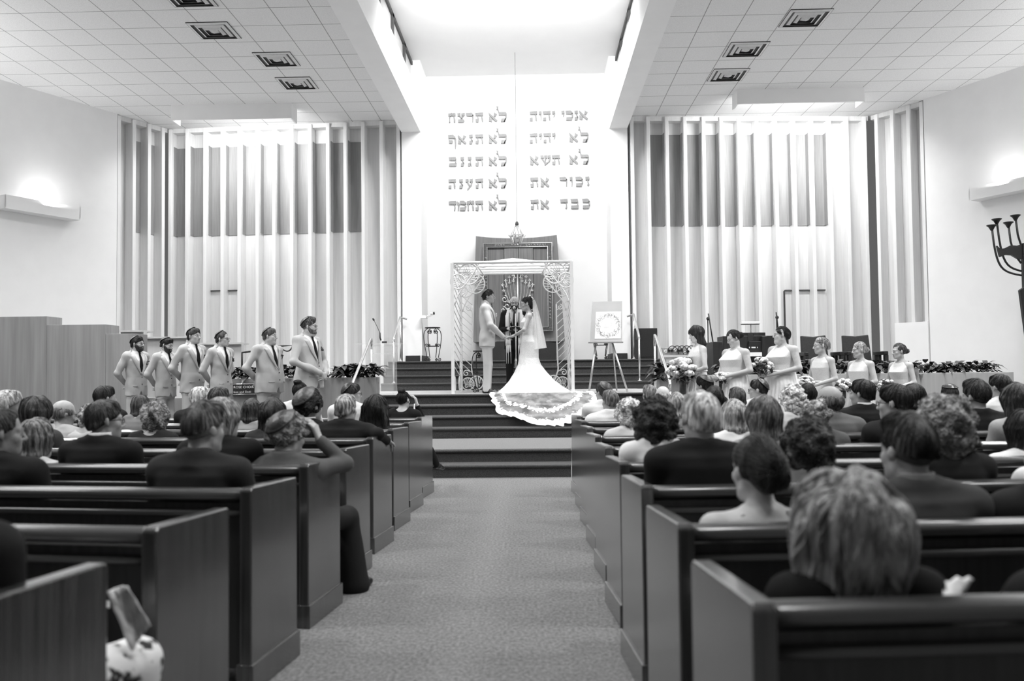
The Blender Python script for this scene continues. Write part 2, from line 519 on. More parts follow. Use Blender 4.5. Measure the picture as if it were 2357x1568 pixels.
class SDF:
    def __init__(self):
        self.p = []

    def cap(self, a, b, ra, rb=None, k=0.02):
        a, b = _arr(a), _arr(b); rb = ra if rb is None else rb
        ba = b - a; L = max(ba @ ba, 1e-12)

        def f(P):
            t = np.clip(((P - a) @ ba) / L, 0, 1)
            return np.linalg.norm(P - a - t[..., None] * ba, axis=-1) - (ra + (rb - ra) * t)
        r = max(ra, rb)
        self.p.append((f, np.minimum(a, b) - r, np.maximum(a, b) + r, k, 1)); return self

    def ell(self, c, r, R=None, k=0.02, sub=False):
        c, r = _arr(c), _arr(r); R = np.eye(3) if R is None else R

        def f(P):
            q = (P - c) @ R
            k0 = np.linalg.norm(q / r, axis=-1); k1 = np.linalg.norm(q / (r * r), axis=-1)
            return k0 * (k0 - 1) / np.maximum(k1, 1e-9)
        e = np.sqrt(((R * r) ** 2).sum(1))
        self.p.append((f, c - e, c + e, k, -1 if sub else 1)); return self

    def loft(self, zs, a, b, yc=None, xc=None, n=2.4, k=0.02, pleat=None):
        zs, a, b = map(_arr, (zs, a, b))
        yc = np.zeros_like(zs) if yc is None else _arr(yc)
        xc = np.zeros_like(zs) if xc is None else _arr(xc)

        def f(P):
            z = P[..., 2]
            A, B = np.interp(z, zs, a), np.interp(z, zs, b)
            x = P[..., 0] - np.interp(z, zs, xc); y = P[..., 1] - np.interp(z, zs, yc)
            s = (np.abs(x / A) ** n + np.abs(y / B) ** n) ** (1 / n)
            d = (s - 1) * np.minimum(A, B)
            if pleat:
                cnt, amp, ztop = pleat
                d = d - amp * np.clip((ztop - z) / 0.25, 0, 1) * np.sin(cnt * np.arctan2(y / B, x / A))
            return np.maximum(d, np.maximum(zs[0] - z, z - zs[-1]))
        m = max(a.max(), b.max())
        self.p.append((f, _arr([xc.min() - a.max(), yc.min() - b.max(), zs[0]]) - 0.01, _arr([xc.max() + a.max(), yc.max() + b.max(), zs[-1]]) + 0.01, k, 1)); return self

    def cut(self, f, lo, hi, k=0.006):
        """remove the region where f(P) < 0"""
        self.p.append((f, _arr(lo), _arr(hi), k, -1)); return self

    def mesh(self, res, noise=None):
        pos = [q for q in self.p if q[4] > 0]
        lo = np.min([q[1] for q in pos], 0) - 3 * res - 0.01 - (noise[0] if noise else 0)
        hi = np.max([q[2] for q in pos], 0) + 3 * res + 0.01 + (noise[0] if noise else 0)
        dim = np.ceil((hi - lo) / res).astype(int) + 1
        D = np.full(dim, 0.5)
        ax = [lo[i] + res * np.arange(dim[i]) for i in range(3)]
        for f, a, b, k, s in self.p:
            pad = k + 2.5 * res + (noise[0] * 1.5 if noise else 0)
            i0 = np.clip(np.floor((a - pad - lo) / res).astype(int), 0, dim - 1)
            i1 = np.clip(np.ceil((b + pad - lo) / res).astype(int) + 1, 1, dim)
            if (i1 <= i0).any(): continue
            sl = tuple(slice(i0[i], i1[i]) for i in range(3))
            P = np.stack(np.meshgrid(*[ax[i][sl[i]] for i in range(3)], indexing='ij'), -1)
            d = f(P); o = D[sl]
            if s > 0:
                h = np.clip(0.5 + 0.5 * (o - d) / k, 0, 1)
                D[sl] = o + (d - o) * h - k * h * (1 - h)
            else:
                d = -d
                h = np.clip(0.5 - 0.5 * (o - d) / k, 0, 1)
                D[sl] = o + (d - o) * h + k * h * (1 - h)
        if noise:
            amp, freq, seed = noise[:3]; sc = noise[3] if len(noise) > 3 else (1, 1, 1)
            P = np.stack(np.meshgrid(*ax, indexing='ij'), -1)
            rs = np.random.RandomState(seed)
            nn = 0
            for oc in (1.0, 1.9):
                for _ in range(6):
                    kv = rs.normal(size=3); kv = kv / np.linalg.norm(kv) * freq * oc * _arr(sc)
                    nn = nn + np.sin(P @ kv + rs.uniform(0, 6.28)) / oc
            D = D - amp * nn / 3.2
        return surf_net(D, lo, res)


_CORN = [(i, j, k) for i in (0, 1) for j in (0, 1) for k in (0, 1)]
_EDGE = [(a, b) for a in range(8) for b in range(a + 1, 8) if sum(abs(_CORN[a][t] - _CORN[b][t]) for t in range(3)) == 1]


def surf_net(D, lo, res):
    S = D < 0
    nx, ny, nz = D.shape
    cnt = np.zeros((nx - 1, ny - 1, nz - 1), dtype=np.int8)
    for i, j, k in _CORN:
        cnt += S[i:nx - 1 + i, j:ny - 1 + j, k:nz - 1 + k]
    mask = (cnt > 0) & (cnt < 8)
    idx = np.full(mask.shape, -1, dtype=np.int64)
    I = np.argwhere(mask); idx[mask] = np.arange(len(I))
    acc = np.zeros((len(I), 3)); num = np.zeros(len(I))
    dv = [D[I[:, 0] + c[0], I[:, 1] + c[1], I[:, 2] + c[2]] for c in _CORN]
    for a, b in _EDGE:
        d0, d1 = dv[a], dv[b]
        cr = (d0 < 0) != (d1 < 0)
        t = np.where(cr, d0 / np.where(cr, d0 - d1, 1), 0)
        acc += (np.array(_CORN[a]) + t[:, None] * (np.array(_CORN[b]) - np.array(_CORN[a]))) * cr[:, None]
        num += cr
    V = lo + res * (I + acc / num[:, None])
    F = []
    for ax in range(3):
        u, v = (ax + 1) % 3, (ax + 2) % 3
        s0 = [slice(1, n - 1) for n in D.shape]; s1 = list(s0)
        s0[ax] = slice(0, D.shape[ax] - 1); s1[ax] = slice(1, D.shape[ax])
        A, B = S[tuple(s0)], S[tuple(s1)]
        E = np.argwhere(A != B)
        if not len(E): continue
        fl = A[E[:, 0], E[:, 1], E[:, 2]]
        c = E.copy(); c[:, u] += 1; c[:, v] += 1
        def at(du, dw):
            q = c.copy(); q[:, u] += du; q[:, v] += dw
            return idx[q[:, 0], q[:, 1], q[:, 2]]
        q = np.stack([at(-1, -1), at(0, -1), at(0, 0), at(-1, 0)], 1)
        q[~fl] = q[~fl][:, ::-1]
        F.append(q)
    F = np.concatenate(F)
    return V, F[(F >= 0).all(1)]


def rot(yaw=0, pitch=0, roll=0):
    cy, sy = math.cos(RAD(yaw)), math.sin(RAD(yaw)); cp, sp = math.cos(RAD(pitch)), math.sin(RAD(pitch)); cr, sr = math.cos(RAD(roll)), math.sin(RAD(roll))
    return np.array([[cy, -sy, 0], [sy, cy, 0], [0, 0, 1]]) @ np.array([[1, 0, 0], [0, cp, -sp], [0, sp, cp]]) @ np.array([[cr, 0, sr], [0, 1, 0], [-sr, 0, cr]])
# ------------------------------------------------------------------ the room
ZC, ZN = 7.08, 8.42            # side ceilings, nave ceiling
XL, XR = -2.93, 2.14           # outer edges of the two beams
BL, BR = -2.50, 1.74           # inner edges of the beams / the bay
YW, YB = 18.65, 19.70          # fin wall front line, bay wall
A_ = lambda *p: np.array(p, float)


def slab(name, lo, hi, mat, bevel=0):
    m = MB(); m.box(lo, hi)
    return struct(m.build(name, mat, bevel=bevel))


def wall_strip(name, pts, z0, z1, t, mat):
    """vertical wall along plan points, thickness t away from the room centre"""
    m = MB()
    for (x0, y0), (x1, y1) in zip(pts[:-1], pts[1:]):
        d = Vector((x1 - x0, y1 - y0)); n = Vector((d.y, -d.x)).normalized() * t
        m.prism([(x0, y0), (x1, y1), (x1 + n.x, y1 + n.y), (x0 + n.x, y0 + n.y)], z0, z1, lambda a, b, h: (a, b, h))
    return struct(m.build(name, mat))


slab('floor', (-15, -2, -0.1), (15, 20.2, 0), M_CARPET)
LC = [(-9.02, 17.86), (-8.38, 19.0)]
RC = [(7.64, 19.0), (8.37, 17.95)]
wall_strip('wall_left', [(-18.3, -0.1), (-9.02, 17.86)], 0, ZC, -0.15, M_WALL)
wall_strip('wall_right', [(8.37, 17.95), (17.3, -0.1)], 0, ZC, -0.15, M_WALL)
slab('wall_back', (BL - 0.1, YB, 0.9), (BR + 0.1, YB + 0.15, ZN + 0.1), M_BAY)
mt = tile_mat('ceiling_tiles_left', 0.82, 0.658, XL - 0.47, 13.41, 0.34)
mt2 = tile_mat('ceiling_tiles_right', 0.82, 0.658, XR, 13.41, 0.34)
slab('ceiling_left', (-18.5, -2, ZC), (XL + 0.02, 19.4, ZC + 0.12), mt)
slab('ceiling_right', (XR - 0.02, -2, ZC), (17.5, 19.4, ZC + 0.12), mt2)
slab('ceiling_nave', (BL - 0.5, -2, ZN), (BR + 0.5, 19.85, ZN + 0.12), M_NAVE)
for s, xo, xi in ((0, XL, BL), (1, XR, BR)):
    a, b = min(xo, xi), max(xo, xi)
    slab('trim_%d' % (1 + s), (a, -2, 6.78), (b, YW, 7.55), M_WALL)          # beam
    slab('trim_%d' % (3 + s), (a, YW - 0.02, 0.9), (b, YB, ZN), M_WALL)      # pilaster and bay return
    xw = (xo + xi) / 2
    m = MB(); m.box((min(xw, xo), -2, 7.55), (max(xw, xo), YB, 7.62)); m.box((min(xw, xo), -2, 8.34), (max(xw, xo), YB, ZN))
    struct(m.build('wall_clerestory_' + ('left', 'right')[s], M_WALL))
    k = 0
    y = 4.28
    while y < 19.6:
        y1 = min(y + 1.47, 19.66)
        w = struct(empty('window_%d' % (1 + s * 12 + k), (xw, (y + y1) / 2, 7.62)))
        f = MB()
        for lo, hi in (((-.05, y, 7.60), (.05, y + .09, 8.38)), ((-.05, y1 - .09, 7.60), (.05, y1, 8.38)), ((-.05, y, 7.60), (.05, y1, 7.68)), ((-.05, y, 8.31), (.05, y1, 8.39))):
            f.box((xw + lo[0], lo[1], lo[2]), (xw + hi[0], hi[1], hi[2]))
        f.build('window_frame', M_VENTD, w)
        p = MB(); p.box((xw - .01, y + .07, 7.66), (xw + .01, y1 - .07, 8.33)); p.build('pane', noise_mat('pane_reflected_white', 0.6, 0.3, 0.05, (2, 2, 2)), w)  # pale opaque grey stands in for white reflected in the panes
        y += 1.47; k += 1


# ------------------------------------------------------------------ fin walls of the stage
def fin_wall(name, p0, p1, fins, band, zb, depth=0.28, fw=0.080, z0=0.95, bandside=1):
    """p0->p1 plan line of the fin fronts; fins: distances along it; band: (s0,s1) extent of the grey grille cloth"""
    p0, p1 = Vector(p0), Vector(p1)
    d = (p1 - p0).normalized(); L = (p1 - p0).length
    n = Vector((-d.y, d.x))            # away from the room
    if n.y < 0: n = -n
    fn = lambda s, h: p0 + d * s + n * h
    P = lambda s, h, z: (*fn(s, h), z)
    m = MB()
    m.prism([(-0.05, depth), (L + 0.05, depth), (L + 0.05, depth + 0.1), (-0.05, depth + 0.1)], z0, ZC, P)
    m.prism([(0, 0.06), (L, 0.06), (L, depth), (0, depth)], ZC - 0.10, ZC, P)
    w = struct(m.build(name, M_PANEL))
    for s in fins:
        f = MB()
        f.prism([(s - fw / 2, 0), (s + fw / 2, 0), (s + fw / 2, depth), (s - fw / 2, depth)], z0, ZC - 0.02, P)
        f.build('fin', M_FIN, w, bevel=0.008)
    g = MB()
    fs = [f for f in fins]
    for a, b in zip(fs[:-1], fs[1:]):
        if (a + b) / 2 < band[0] or (a + b) / 2 > band[1]: continue
        s0, s1 = a + fw / 2, b - fw / 2
        g.prism([(s0, depth - 0.012), (s1, depth - 0.012), (s1, depth + 0.0), (s0, depth + 0.0)], zb[0], zb[1], P)
        if bandside > 0: g.prism([(s0, 0.10), (s0 + 0.012, 0.10), (s0 + 0.012, depth), (s0, depth)], zb[0], zb[1], P)
        else: g.prism([(s1 - 0.012, 0.10), (s1, 0.10), (s1, depth), (s1 - 0.012, depth)], zb[0], zb[1], P)
    g.build('grille_cloth', M_BAND, w)
    return w, P, fn


def s_of(p0, p1, px):
    """distance along the plan line p0->p1 seen at image column px (row ~480)"""
    p0, p1 = Vector(p0), Vector(p1); d = (p1 - p0).normalized()
    r = ray(px, 480); k = r[0] / r[1]
    return (k * p0.y - p0.x) / (d.x - k * d.y)


L0, L1 = (-8.38, 19.0), (XL, 18.62)
R0, R1 = (XR, 18.67), (7.64, 19.0)
lf = [s_of(L0, L1, p) for p in (390.6, 429.5, 471, 511, 550, 591.5, 630, 671, 713, 754.5, 794.6, 835.7, 878, 917)]
rf = [s_of(R0, R1, p) for p in (1457.4, 1495, 1538, 1580, 1623, 1664, 1705, 1746, 1789, 1831, 1872.6, 1913.7, 1954, 1995)]
zbl = (1.4 + (858 - 534) * 19.05 / FPX, 1.4 + (858 - 324) * 19.05 / FPX)
wl, PL, _ = fin_wall('wall_stage_left', L0, L1, lf, (lf[0], lf[11]), zbl)
zbr = (1.4 + (846.5 - 520) * 19.05 / FPX, 1.4 + (846.5 - 308) * 19.05 / FPX)
wr, PR, _ = fin_wall('wall_stage_right', R0, R1, rf, (rf[1], rf[11]), zbr, bandside=-1)
fin_wall('wall_return_left', LC[0], LC[1], [0.05, 0.42, 0.80, 1.16], (0.42, 1.2), zbl)
fin_wall('wall_return_right', RC[0], RC[1], [0.16, 0.54, 0.92, 1.22], (5, 6), zbr, bandside=-1)
# plain cupboard front below the fins of the right return, concealed doors in the fin walls
m = MB(); d = (Vector(RC[1]) - Vector(RC[0])).normalized()
m.prism([(0.52, -0.05), (1.27, -0.05), (1.27, 0.1), (0.52, 0.1)], 0.99, 2.34, lambda s, h, z: (RC[0][0] + d.x * s - d.y * h, RC[0][1] + d.y * s + d.x * h, z))
struct(m.build('trim_5', M_WALL))
for nm, P, line, x0, x1, yt in (('door_1', PL, (L0, L1), 462, 541, 665), ('door_2', PR, (R0, R1), 1811, 1905, 670)):
    s0, s1 = s_of(*line, x0), s_of(*line, x1)
    zt = 1.4 + ((858 if x0 < 1000 else 846) - yt) * 19.0 / FPX
    m = MB(); m.prism([(s0, 0.26), (s1, 0.26), (s1, 0.285), (s0, 0.285)], 0.99, zt, P)
    dd = struct(m.build(nm, M_PANEL))
    e = MB()
    e.prism([(s0, 0.22), (s1, 0.22), (s1, 0.28), (s0, 0.28)], zt, zt + 0.025, P)
    e.prism([(s0 - 0.02, 0.22), (s0, 0.22), (s0, 0.28), (s0 - 0.02, 0.28)], 0.99, zt, P)
    e.build('door_gap', M_VENTD, dd)

# ------------------------------------------------------------------ stage: steps, landing, platforms
RISE = 0.165
NOSE = [(10.98, 1), (11.36, 2), (13.25, 3), (13.62, 4), (14.05, 5), (14.60, 6)]


def step(name, x0, x1, y0, y1, z0, z1, mat):
    m = MB()
    prof = [(y0 + 0.03, z0), (y0 + 0.03, z1 - 0.045), (y0 + 0.008, z1 - 0.035), (y0, z1 - 0.02), (y0 + 0.006, z1 - 0.006), (y0 + 0.02, z1), (y1, z1), (y1, z0)]
    m.prism(prof, x0, x1, lambda a, b, h: (h, a, b))
    return struct(m.build(name, mat))


WX = [(-9.6, 9.3), (-9.4, 9.1), (-2.72, 2.12), (-2.72, 2.12), (-2.72, 2.12), (-2.72, 2.12)]
ends = [11.5, 15.0, 13.8, 14.3, 14.7, 17.6]
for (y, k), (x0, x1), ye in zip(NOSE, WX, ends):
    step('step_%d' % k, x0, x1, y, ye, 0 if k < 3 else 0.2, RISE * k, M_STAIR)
# landing and middle platform flats, overhead light painted in as a paler carpet grey
slab('landing_lit_flat', (-9.3, 11.42, RISE * 2), (9.0, 13.24, RISE * 2 + .004), M_LAND)
slab('platform_lit_flat', (-2.72, 14.66, RISE * 6), (2.12, 17.5, RISE * 6 + .004), M_STAGE)
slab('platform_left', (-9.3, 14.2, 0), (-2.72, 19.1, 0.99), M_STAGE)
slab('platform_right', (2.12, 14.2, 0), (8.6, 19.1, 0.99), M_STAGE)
for i, (y, z) in enumerate(((17.5, 1.15), (17.8, 1.31), (18.1, 1.47), (18.4, 1.62))):
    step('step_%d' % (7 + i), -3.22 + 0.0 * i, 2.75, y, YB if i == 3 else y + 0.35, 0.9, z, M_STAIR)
m = MB(); m.box((BL - 0.04, 18.63, 1.62), (BL - 0.36, 18.60, 1.75)); m.box((BL + 0.0, 18.6, 1.62), (BL + 0.02, YB, 1.75)); struct(m.build('baseboard_left', M_BLK))
m = MB(); m.box((BR + 0.04, 18.60, 1.62), (BR + 0.32, 18.63, 1.75)); m.box((BR - 0.02, 18.6, 1.62), (BR, YB, 1.75)); struct(m.build('baseboard_right', M_BLK))

# ------------------------------------------------------------------ ceiling diffusers, troughs, sconces
VENT_L = ['square air vent in the left ceiling, cut by the top edge', 'largest complete square air vent in the left ceiling', 'middle air vent of the left ceiling row', 'air vent in the left ceiling just before the hanging trough']
VENT_R = ['largest square air vent in the right ceiling, farthest from the stage', 'middle air vent of the right ceiling row', 'air vent in the right ceiling just before the hanging trough']
for i, (px, py) in enumerate(((432, -8), (493, 70), (637, 136), (684, 191), (1854, 41), (1717, 113), (1676, 172))):
    p = at_z(px, py, ZC)
    x, y = p[0], p[1]
    v = tag(empty('ceiling_vent', (x, y, ZC)), (VENT_L + VENT_R)[i], 'vent', 'square ceiling diffusers')
    h = 0.34
    b = MB(); b.box((x - h, y - h, ZC - 0.012), (x + h, y + h, ZC + 0.01)); b.build('backing', M_VENTD, v)
    for j, (r0, w) in enumerate(((h, 0.05), (0.245, 0.05), (0.155, 0.045), (0.075, 0.07))):
        f = MB(); zt, zb_ = ZC - 0.010, ZC - 0.028 - .008 * j
        for sx in range(4):
            R = Matrix.Translation((x, y, 0)) @ Matrix.Rotation(sx * math.pi / 2, 4, 'Z')
            V = [(-r0, -r0, zt), (r0, -r0, zt), (r0 - w, -r0 + w, zb_), (-r0 + w, -r0 + w, zb_)]
            f.add([tuple(R @ Vector(q)) for q in V], [(0, 3, 2, 1)])
        f.build('louvre_ring', M_RING, v)

for nm, x0, x1, y, zb_ in (('left', -7.62, -5.05, 17.35, 6.76), ('right', 4.2, 6.78, 17.05, 6.79)):
    t = tag(empty('ceiling_trough', ((x0 + x1) / 2, y, ZC)), 'white light trough hanging under the %s ceiling before the fins' % nm, 'ceiling light', 'ceiling troughs')
    m = MB(); m.box((x0, y, zb_), (x1, y + 0.03, ZC)); m.build('front_board', M_WALL, t)
    for xe in (x0, x1 - 0.03):
        m = MB(); m.box((xe, y + 0.03, zb_), (xe + 0.03, y + 0.42, ZC)); m.build('end_board', M_WALL, t)
    m = MB(); m.box((x0 + 0.2, y + 0.035, zb_ + 0.16), (x1 - 0.2, y + 0.06, zb_ + 0.19)); m.build('light_tube', emit_mat('tube_glow_' + nm, 6), t)


def sconce(p0, p1, depth, z0, z1, label):
    p0, p1 = Vector(p0), Vector(p1); d = (p1 - p0).normalized(); n = Vector((-d.y, d.x))
    if n.x * p0.x > 0: n = -n
    P = lambda s, h, z: (p0.x + d.x * s + n.x * h, p0.y + d.y * s + n.y * h, z)
    L = (p1 - p0).length
    t = tag(empty('wall_sconce', P(L / 2, 0, z0)), label, 'wall light', 'box sconces')
    m = MB()
    m.prism([(0, 0.0), (L, 0.0), (L, depth), (0, depth)], z0, z0 + 0.02, P)
    m.prism([(0, depth - 0.02), (L, depth - 0.02), (L, depth), (0, depth)], z0 + 0.02, z1, P)
    m.prism([(0, 0), (0.02, 0), (0.02, depth), (0, depth)], z0 + 0.02, z1, P); m.prism([(L - 0.02, 0), (L, 0), (L, depth), (L - 0.02, depth)], z0 + 0.02, z1, P)
    m.build('box_shell', M_WALL, t)
    m = MB(); m.prism([(0.1, 0.05), (L - 0.1, 0.05), (L - 0.1, 0.09), (0.1, 0.09)], z0 + 0.06, z0 + 0.10, P); m.build('light_tube', emit_mat('tube_glow_' + label[:20], 2), t)


sconce((-9.50, 16.93), (-10.2, 15.58), 0.30, 4.56, 4.82, 'white box sconce on the left wall')
sconce((8.91, 16.86), (9.65, 15.36), 0.30, 4.66, 4.9, 'white box sconce on the right wall above the branched candelabrum')
# ------------------------------------------------------------------ Hebrew wall lettering (raised letters)
G = {
 'א': [[(0, 1), (.1, .92), (.97, .15), (.88, 0), (.75, .05), (.08, .68)], [(.66, 1.03), (.72, .9), (.93, .82), (.72, .5), (.58, .62)], [(.05, .5), (.12, .54), (.17, .36), (.4, .38), (.34, 0), (.22, .04), (.04, .06)]],
 'ב': [[(0, 1), (.05, .97), (.85, 1), (.9, .85), (.9, .64), (.06, .64)], [(.82, .7), (.9, .7), (.88, .3), (.8, .3)], [(.06, .32), (.98, .34), (.92, 0), (.04, 0)]],
 'ג': [[(0, 1), (.1, .96), (.9, 1), (.9, .68), (.1, .66)], [(.6, .68), (.74, .68), (.92, 0), (.78, .02)], [(.06, .3), (.68, .36), (.66, .2), (.5, 0), (.06, 0)]],
 'ד': [[(0, 1), (.05, .97), (1, 1), (1, .66), (.06, .64)], [(.74, .66), (.86, .66), (.92, .3), (.86, 0), (.72, .05), (.8, .3)]],
 'ה': [[(0, 1), (.05, .97), (1, 1), (1, .68), (.06, .66)], [(.72, .68), (.84, .68), (.95, .25), (.92, 0), (.8, .1)], [(.02, .3), (.38, .34), (.38, 0), (0, .02)]],
 'ו': [[(0, 1), (.1, .96), (1, 1), (1, .64), (.1, .64)], [(.62, .66), (1, .66), (.95, .3), (.85, 0), (.7, .02), (.75, .3)]],
 'ז': [[(0, 1), (.1, .96), (1, 1), (1, .66), (.06, .66)], [(.4, .68), (.56, .68), (.95, .25), (.7, 0), (.45, .12), (.6, .3)]],
 'ח': [[(0, 1), (.08, .94), (.42, 1), (.5, 1.05), (.62, .95), (.7, 1), (1, .98), (1, .68), (.56, .68), (.5, .85), (.44, .66), (.05, .66)], [(.12, .68), (.26, .68), (.24, .3), (.26, 0), (.1, 0), (.15, .3)], [(.74, .7), (.84, .7), (.98, .25), (.94, 0), (.8, .06)]],
 'י': [[(0, 1), (.12, .95), (1, 1), (1, .7), (.12, .66)], [(.6, .72), (1, .72), (.75, .42), (.5, .36), (.6, .5)]],
 'כ': [[(0, 1), (.06, .97), (.65, 1), (.88, .9), (1, .7), (.9, .62), (.06, .64)], [(.84, .75), (1, .72), (1, .3), (.86, .3)], [(.08, .32), (.95, .34), (.82, 0), (.06, 0)]],
 'ל': [[(.14, 1), (.85, 1), (.98, .9), (1, .68), (.18, .68)], [(.86, .72), (1, .72), (1, .45), (.82, 0), (.68, 0), (.86, .4)], [(.45, .32), (.9, .34), (.8, 0), (.38, 0)], [(.14, .98), (.22, .98), (.12, 1.34), (.04, 1.36)], [(-.06, 1.64), (.03, 1.58), (.12, 1.62), (.08, 1.4), (.06, 1.26), (-.08, 1.28), (0, 1.42)]],
 'מ': [[(0, 1), (.08, .9), (.2, .8), (.28, .66), (.16, 0), (.08, 0), (.14, .55), (.05, .72)], [(.32, 1), (.75, 1), (1, .8), (1, .6), (.34, .66)], [(.86, .7), (1, .65), (1, .3), (.86, .3)], [(.34, .32), (1, .34), (.88, 0), (.32, 0)]],
 'נ': [[(0, 1), (.1, .95), (.92, 1), (.92, .68), (.1, .66)], [(.4, .68), (.55, .68), (1, .35), (.85, .2)], [(.08, .3), (.9, .36), (.98, .28), (.75, 0), (.06, 0)]],
 'ע': [[(0, 1), (.06, .96), (.4, 1), (.4, .68), (.06, .66)], [(.58, 1), (.64, .96), (1, 1), (1, .68), (.6, .68)], [(.82, .7), (.96, .7), (.85, .3), (.28, -.2), (.24, -.06), (.66, .28)], [(.18, .68), (.28, .68), (.68, .26), (.56, .16)]],
 'ף': [[(0, 1), (.05, .96), (.6, 1), (.9, .8), (1, .5), (.85, .6), (.06, .64)], [(.82, .66), (1, .55), (1, 0), (.95, -.5), (.9, -.5), (.88, .1)], [(.1, .4), (.55, .42), (.6, .3), (.52, .08), (.1, .1)], [(.06, .66), (.14, .66), (.18, .4), (.1, .4)]],
 'צ': [[(.58, 1), (.64, .95), (.98, 1), (.98, .74), (.86, .64), (.6, .68)], [(0, 1), (.06, .96), (.4, 1), (.4, .68), (.08, .66)], [(.26, .7), (.4, .68), (.95, .16), (.85, 0), (.12, 0), (.12, .32), (.6, .32)], [(.76, .68), (.86, .68), (.62, .36), (.52, .42)]],
 'ר': [[(0, 1), (.05, .97), (.75, 1), (1, .82), (1, .62), (.06, .66)], [(.86, .75), (1, .75), (1, .4), (.95, 0), (.88, .02), (.88, .4)]],
 'ש': [[(0, 1), (.05, .96), (.3, 1), (.3, .7), (.05, .68)], [(.38, 1), (.43, .96), (.64, 1), (.64, .7), (.42, .68)], [(.72, 1), (.77, .96), (1, 1), (1, .68), (.74, .68)], [(.9, .7), (1, .7), (.9, .34), (.5, 0), (.4, 0), (.46, .16), (.76, .34)], [(.1, .7), (.19, .7), (.54, .2), (.44, .12)], [(.46, .7), (.54, .7), (.48, .34), (.42, .4)]],
 'ת': [[(0, 1), (.04, .97), (1, 1), (1, .66), (.06, .66)], [(.78, .68), (.86, .68), (1, .25), (.96, 0), (.86, .1)], [(.26, .68), (.34, .68), (.44, .3), (.38, 0), (.06, .02), (.02, .3), (.3, .32)]],
}
TV, AL, LM = ('ת', 598, 690), ('א', 757, 864), ('ל', 860, 975)
ROWS = [
 (208, 325, [('ח', 272, 358), ('צ', 380, 470), ('ר', 485, 572), TV, AL, LM], 'top row of raised Hebrew letters in the left column'),
 (470, 585, [('ף', 270, 365), ('א', 387, 492), ('נ', 523, 567), TV, AL, LM], 'second row of raised Hebrew letters in the left column, ending in a long tail'),
 (737, 852, [('ב', 278, 375), ('נ', 420, 463), ('ג', 508, 553), TV, AL, LM], 'middle row of raised Hebrew letters in the left column'),
 (1002, 1117, [('ה', 275, 362), ('נ', 403, 450), ('ע', 480, 567), TV, AL, LM], 'fourth row of raised Hebrew letters in the left column'),
 (1266, 1384, [('ד', 278, 366), ('מ', 378, 487), ('ח', 497, 582), TV, AL, LM], 'bottom row of raised Hebrew letters in the left column'),
 (186, 305, [('ה', 1252, 1340), ('ו', 1362, 1392), ('ה', 1412, 1502), ('י', 1520, 1556), ('י', 1633, 1668), ('כ', 1685, 1770), ('נ', 1790, 1832), ('א', 1845, 1955)], 'top row of raised Hebrew letters in the right column'),
 (452, 570, [('ה', 1252, 1342), ('י', 1362, 1398), ('ה', 1418, 1505), ('י', 1522, 1560), ('א', 1727, 1835), ('ל', 1845, 1958)], 'second row of raised Hebrew letters in the right column'),
 (717, 835, [('א', 1253, 1362), ('ש', 1380, 1502), ('ת', 1520, 1612), ('א', 1727, 1835), ('ל', 1848, 1963)], 'middle row of raised Hebrew letters in the right column'),
 (982, 1100, [('ת', 1258, 1352), ('א', 1380, 1488), ('ר', 1612, 1700), ('ו', 1733, 1765), ('כ', 1803, 1890), ('ז', 1922, 1968)], 'fourth row of raised Hebrew letters in the right column'),
 (1248, 1366, [('ת', 1262, 1356), ('א', 1380, 1488), ('ד', 1618, 1706), ('ב', 1745, 1842), ('כ', 1885, 1975)], 'bottom row of raised Hebrew letters in the right column'),
]
ZS = 5.227
for yt, yb, letters, lab in ROWS:
    mid = at_y(980 + (letters[0][1] + letters[-1][2]) / 2 / ZS, 220 + yb / ZS, YB)
    e = tag(empty('wall_lettering', tuple(mid)), lab, 'lettering', 'Hebrew letters on the bay wall')
    for ch, xa, xb in letters:
        p0 = at_y(980 + xa / ZS, 220 + yb / ZS, YB - 0.03); p1 = at_y(980 + xb / ZS, 220 + yb / ZS, YB - 0.03)
        h = (yb - yt) / ZS * (YB - 0.03) / FPX
        w = p1[0] - p0[0]
        m = MB()
        for poly in G[ch]:
            m.prism(poly, YB - 0.045, YB - 0.004, lambda a, b, hh: (p0[0] + a * w, hh, mid[2] + b * h))
        m.build('letter', M_LETTER, e)

# ------------------------------------------------------------------ the ark
ZU = 1.62
ark = tag(empty('ark', (-0.36, 19.1, ZU)), 'tall wooden ark cabinet with framed panel doors in the bay', 'cabinet')
m = MB()
ya, yb = 19.02, YB - 0.02
xt0, xt1, xb0, xb1, zt, zb = -1.30, 0.545, -1.38, 0.70, 4.47, 2.05
n = 8
front = []
for i in range(n + 1):
    t = i / n; cur = -0.05 * 4 * t * (1 - t)
    front.append((t, cur))
rows = []
for z, x0, x1 in ((zb, xb0, xb1), (zt, xt0, xt1)):
    rows.append([(x0 + (x1 - x0) * t, ya - c * 1.6, z + (c if z == zt else 0)) for t, c in front])
m.grid(rows, False)
m.grid([[(p[0], yb, p[2]) for p in r[::-1]] for r in rows], False)
m.grid([rows[1], [(p[0], yb, p[2]) for p in rows[1]]], False)
m.grid([[(p[0], yb, p[2]) for p in rows[0]], rows[0]], False)
for i in (0, -1):
    a, b = rows[0][i], rows[1][i]
    q = [a, (a[0], yb, a[2]), (b[0], yb, b[2]), b]
    m.add(q if i == 0 else q[::-1], [(0, 1, 2, 3)])
m.build('body', M_ARK, ark)
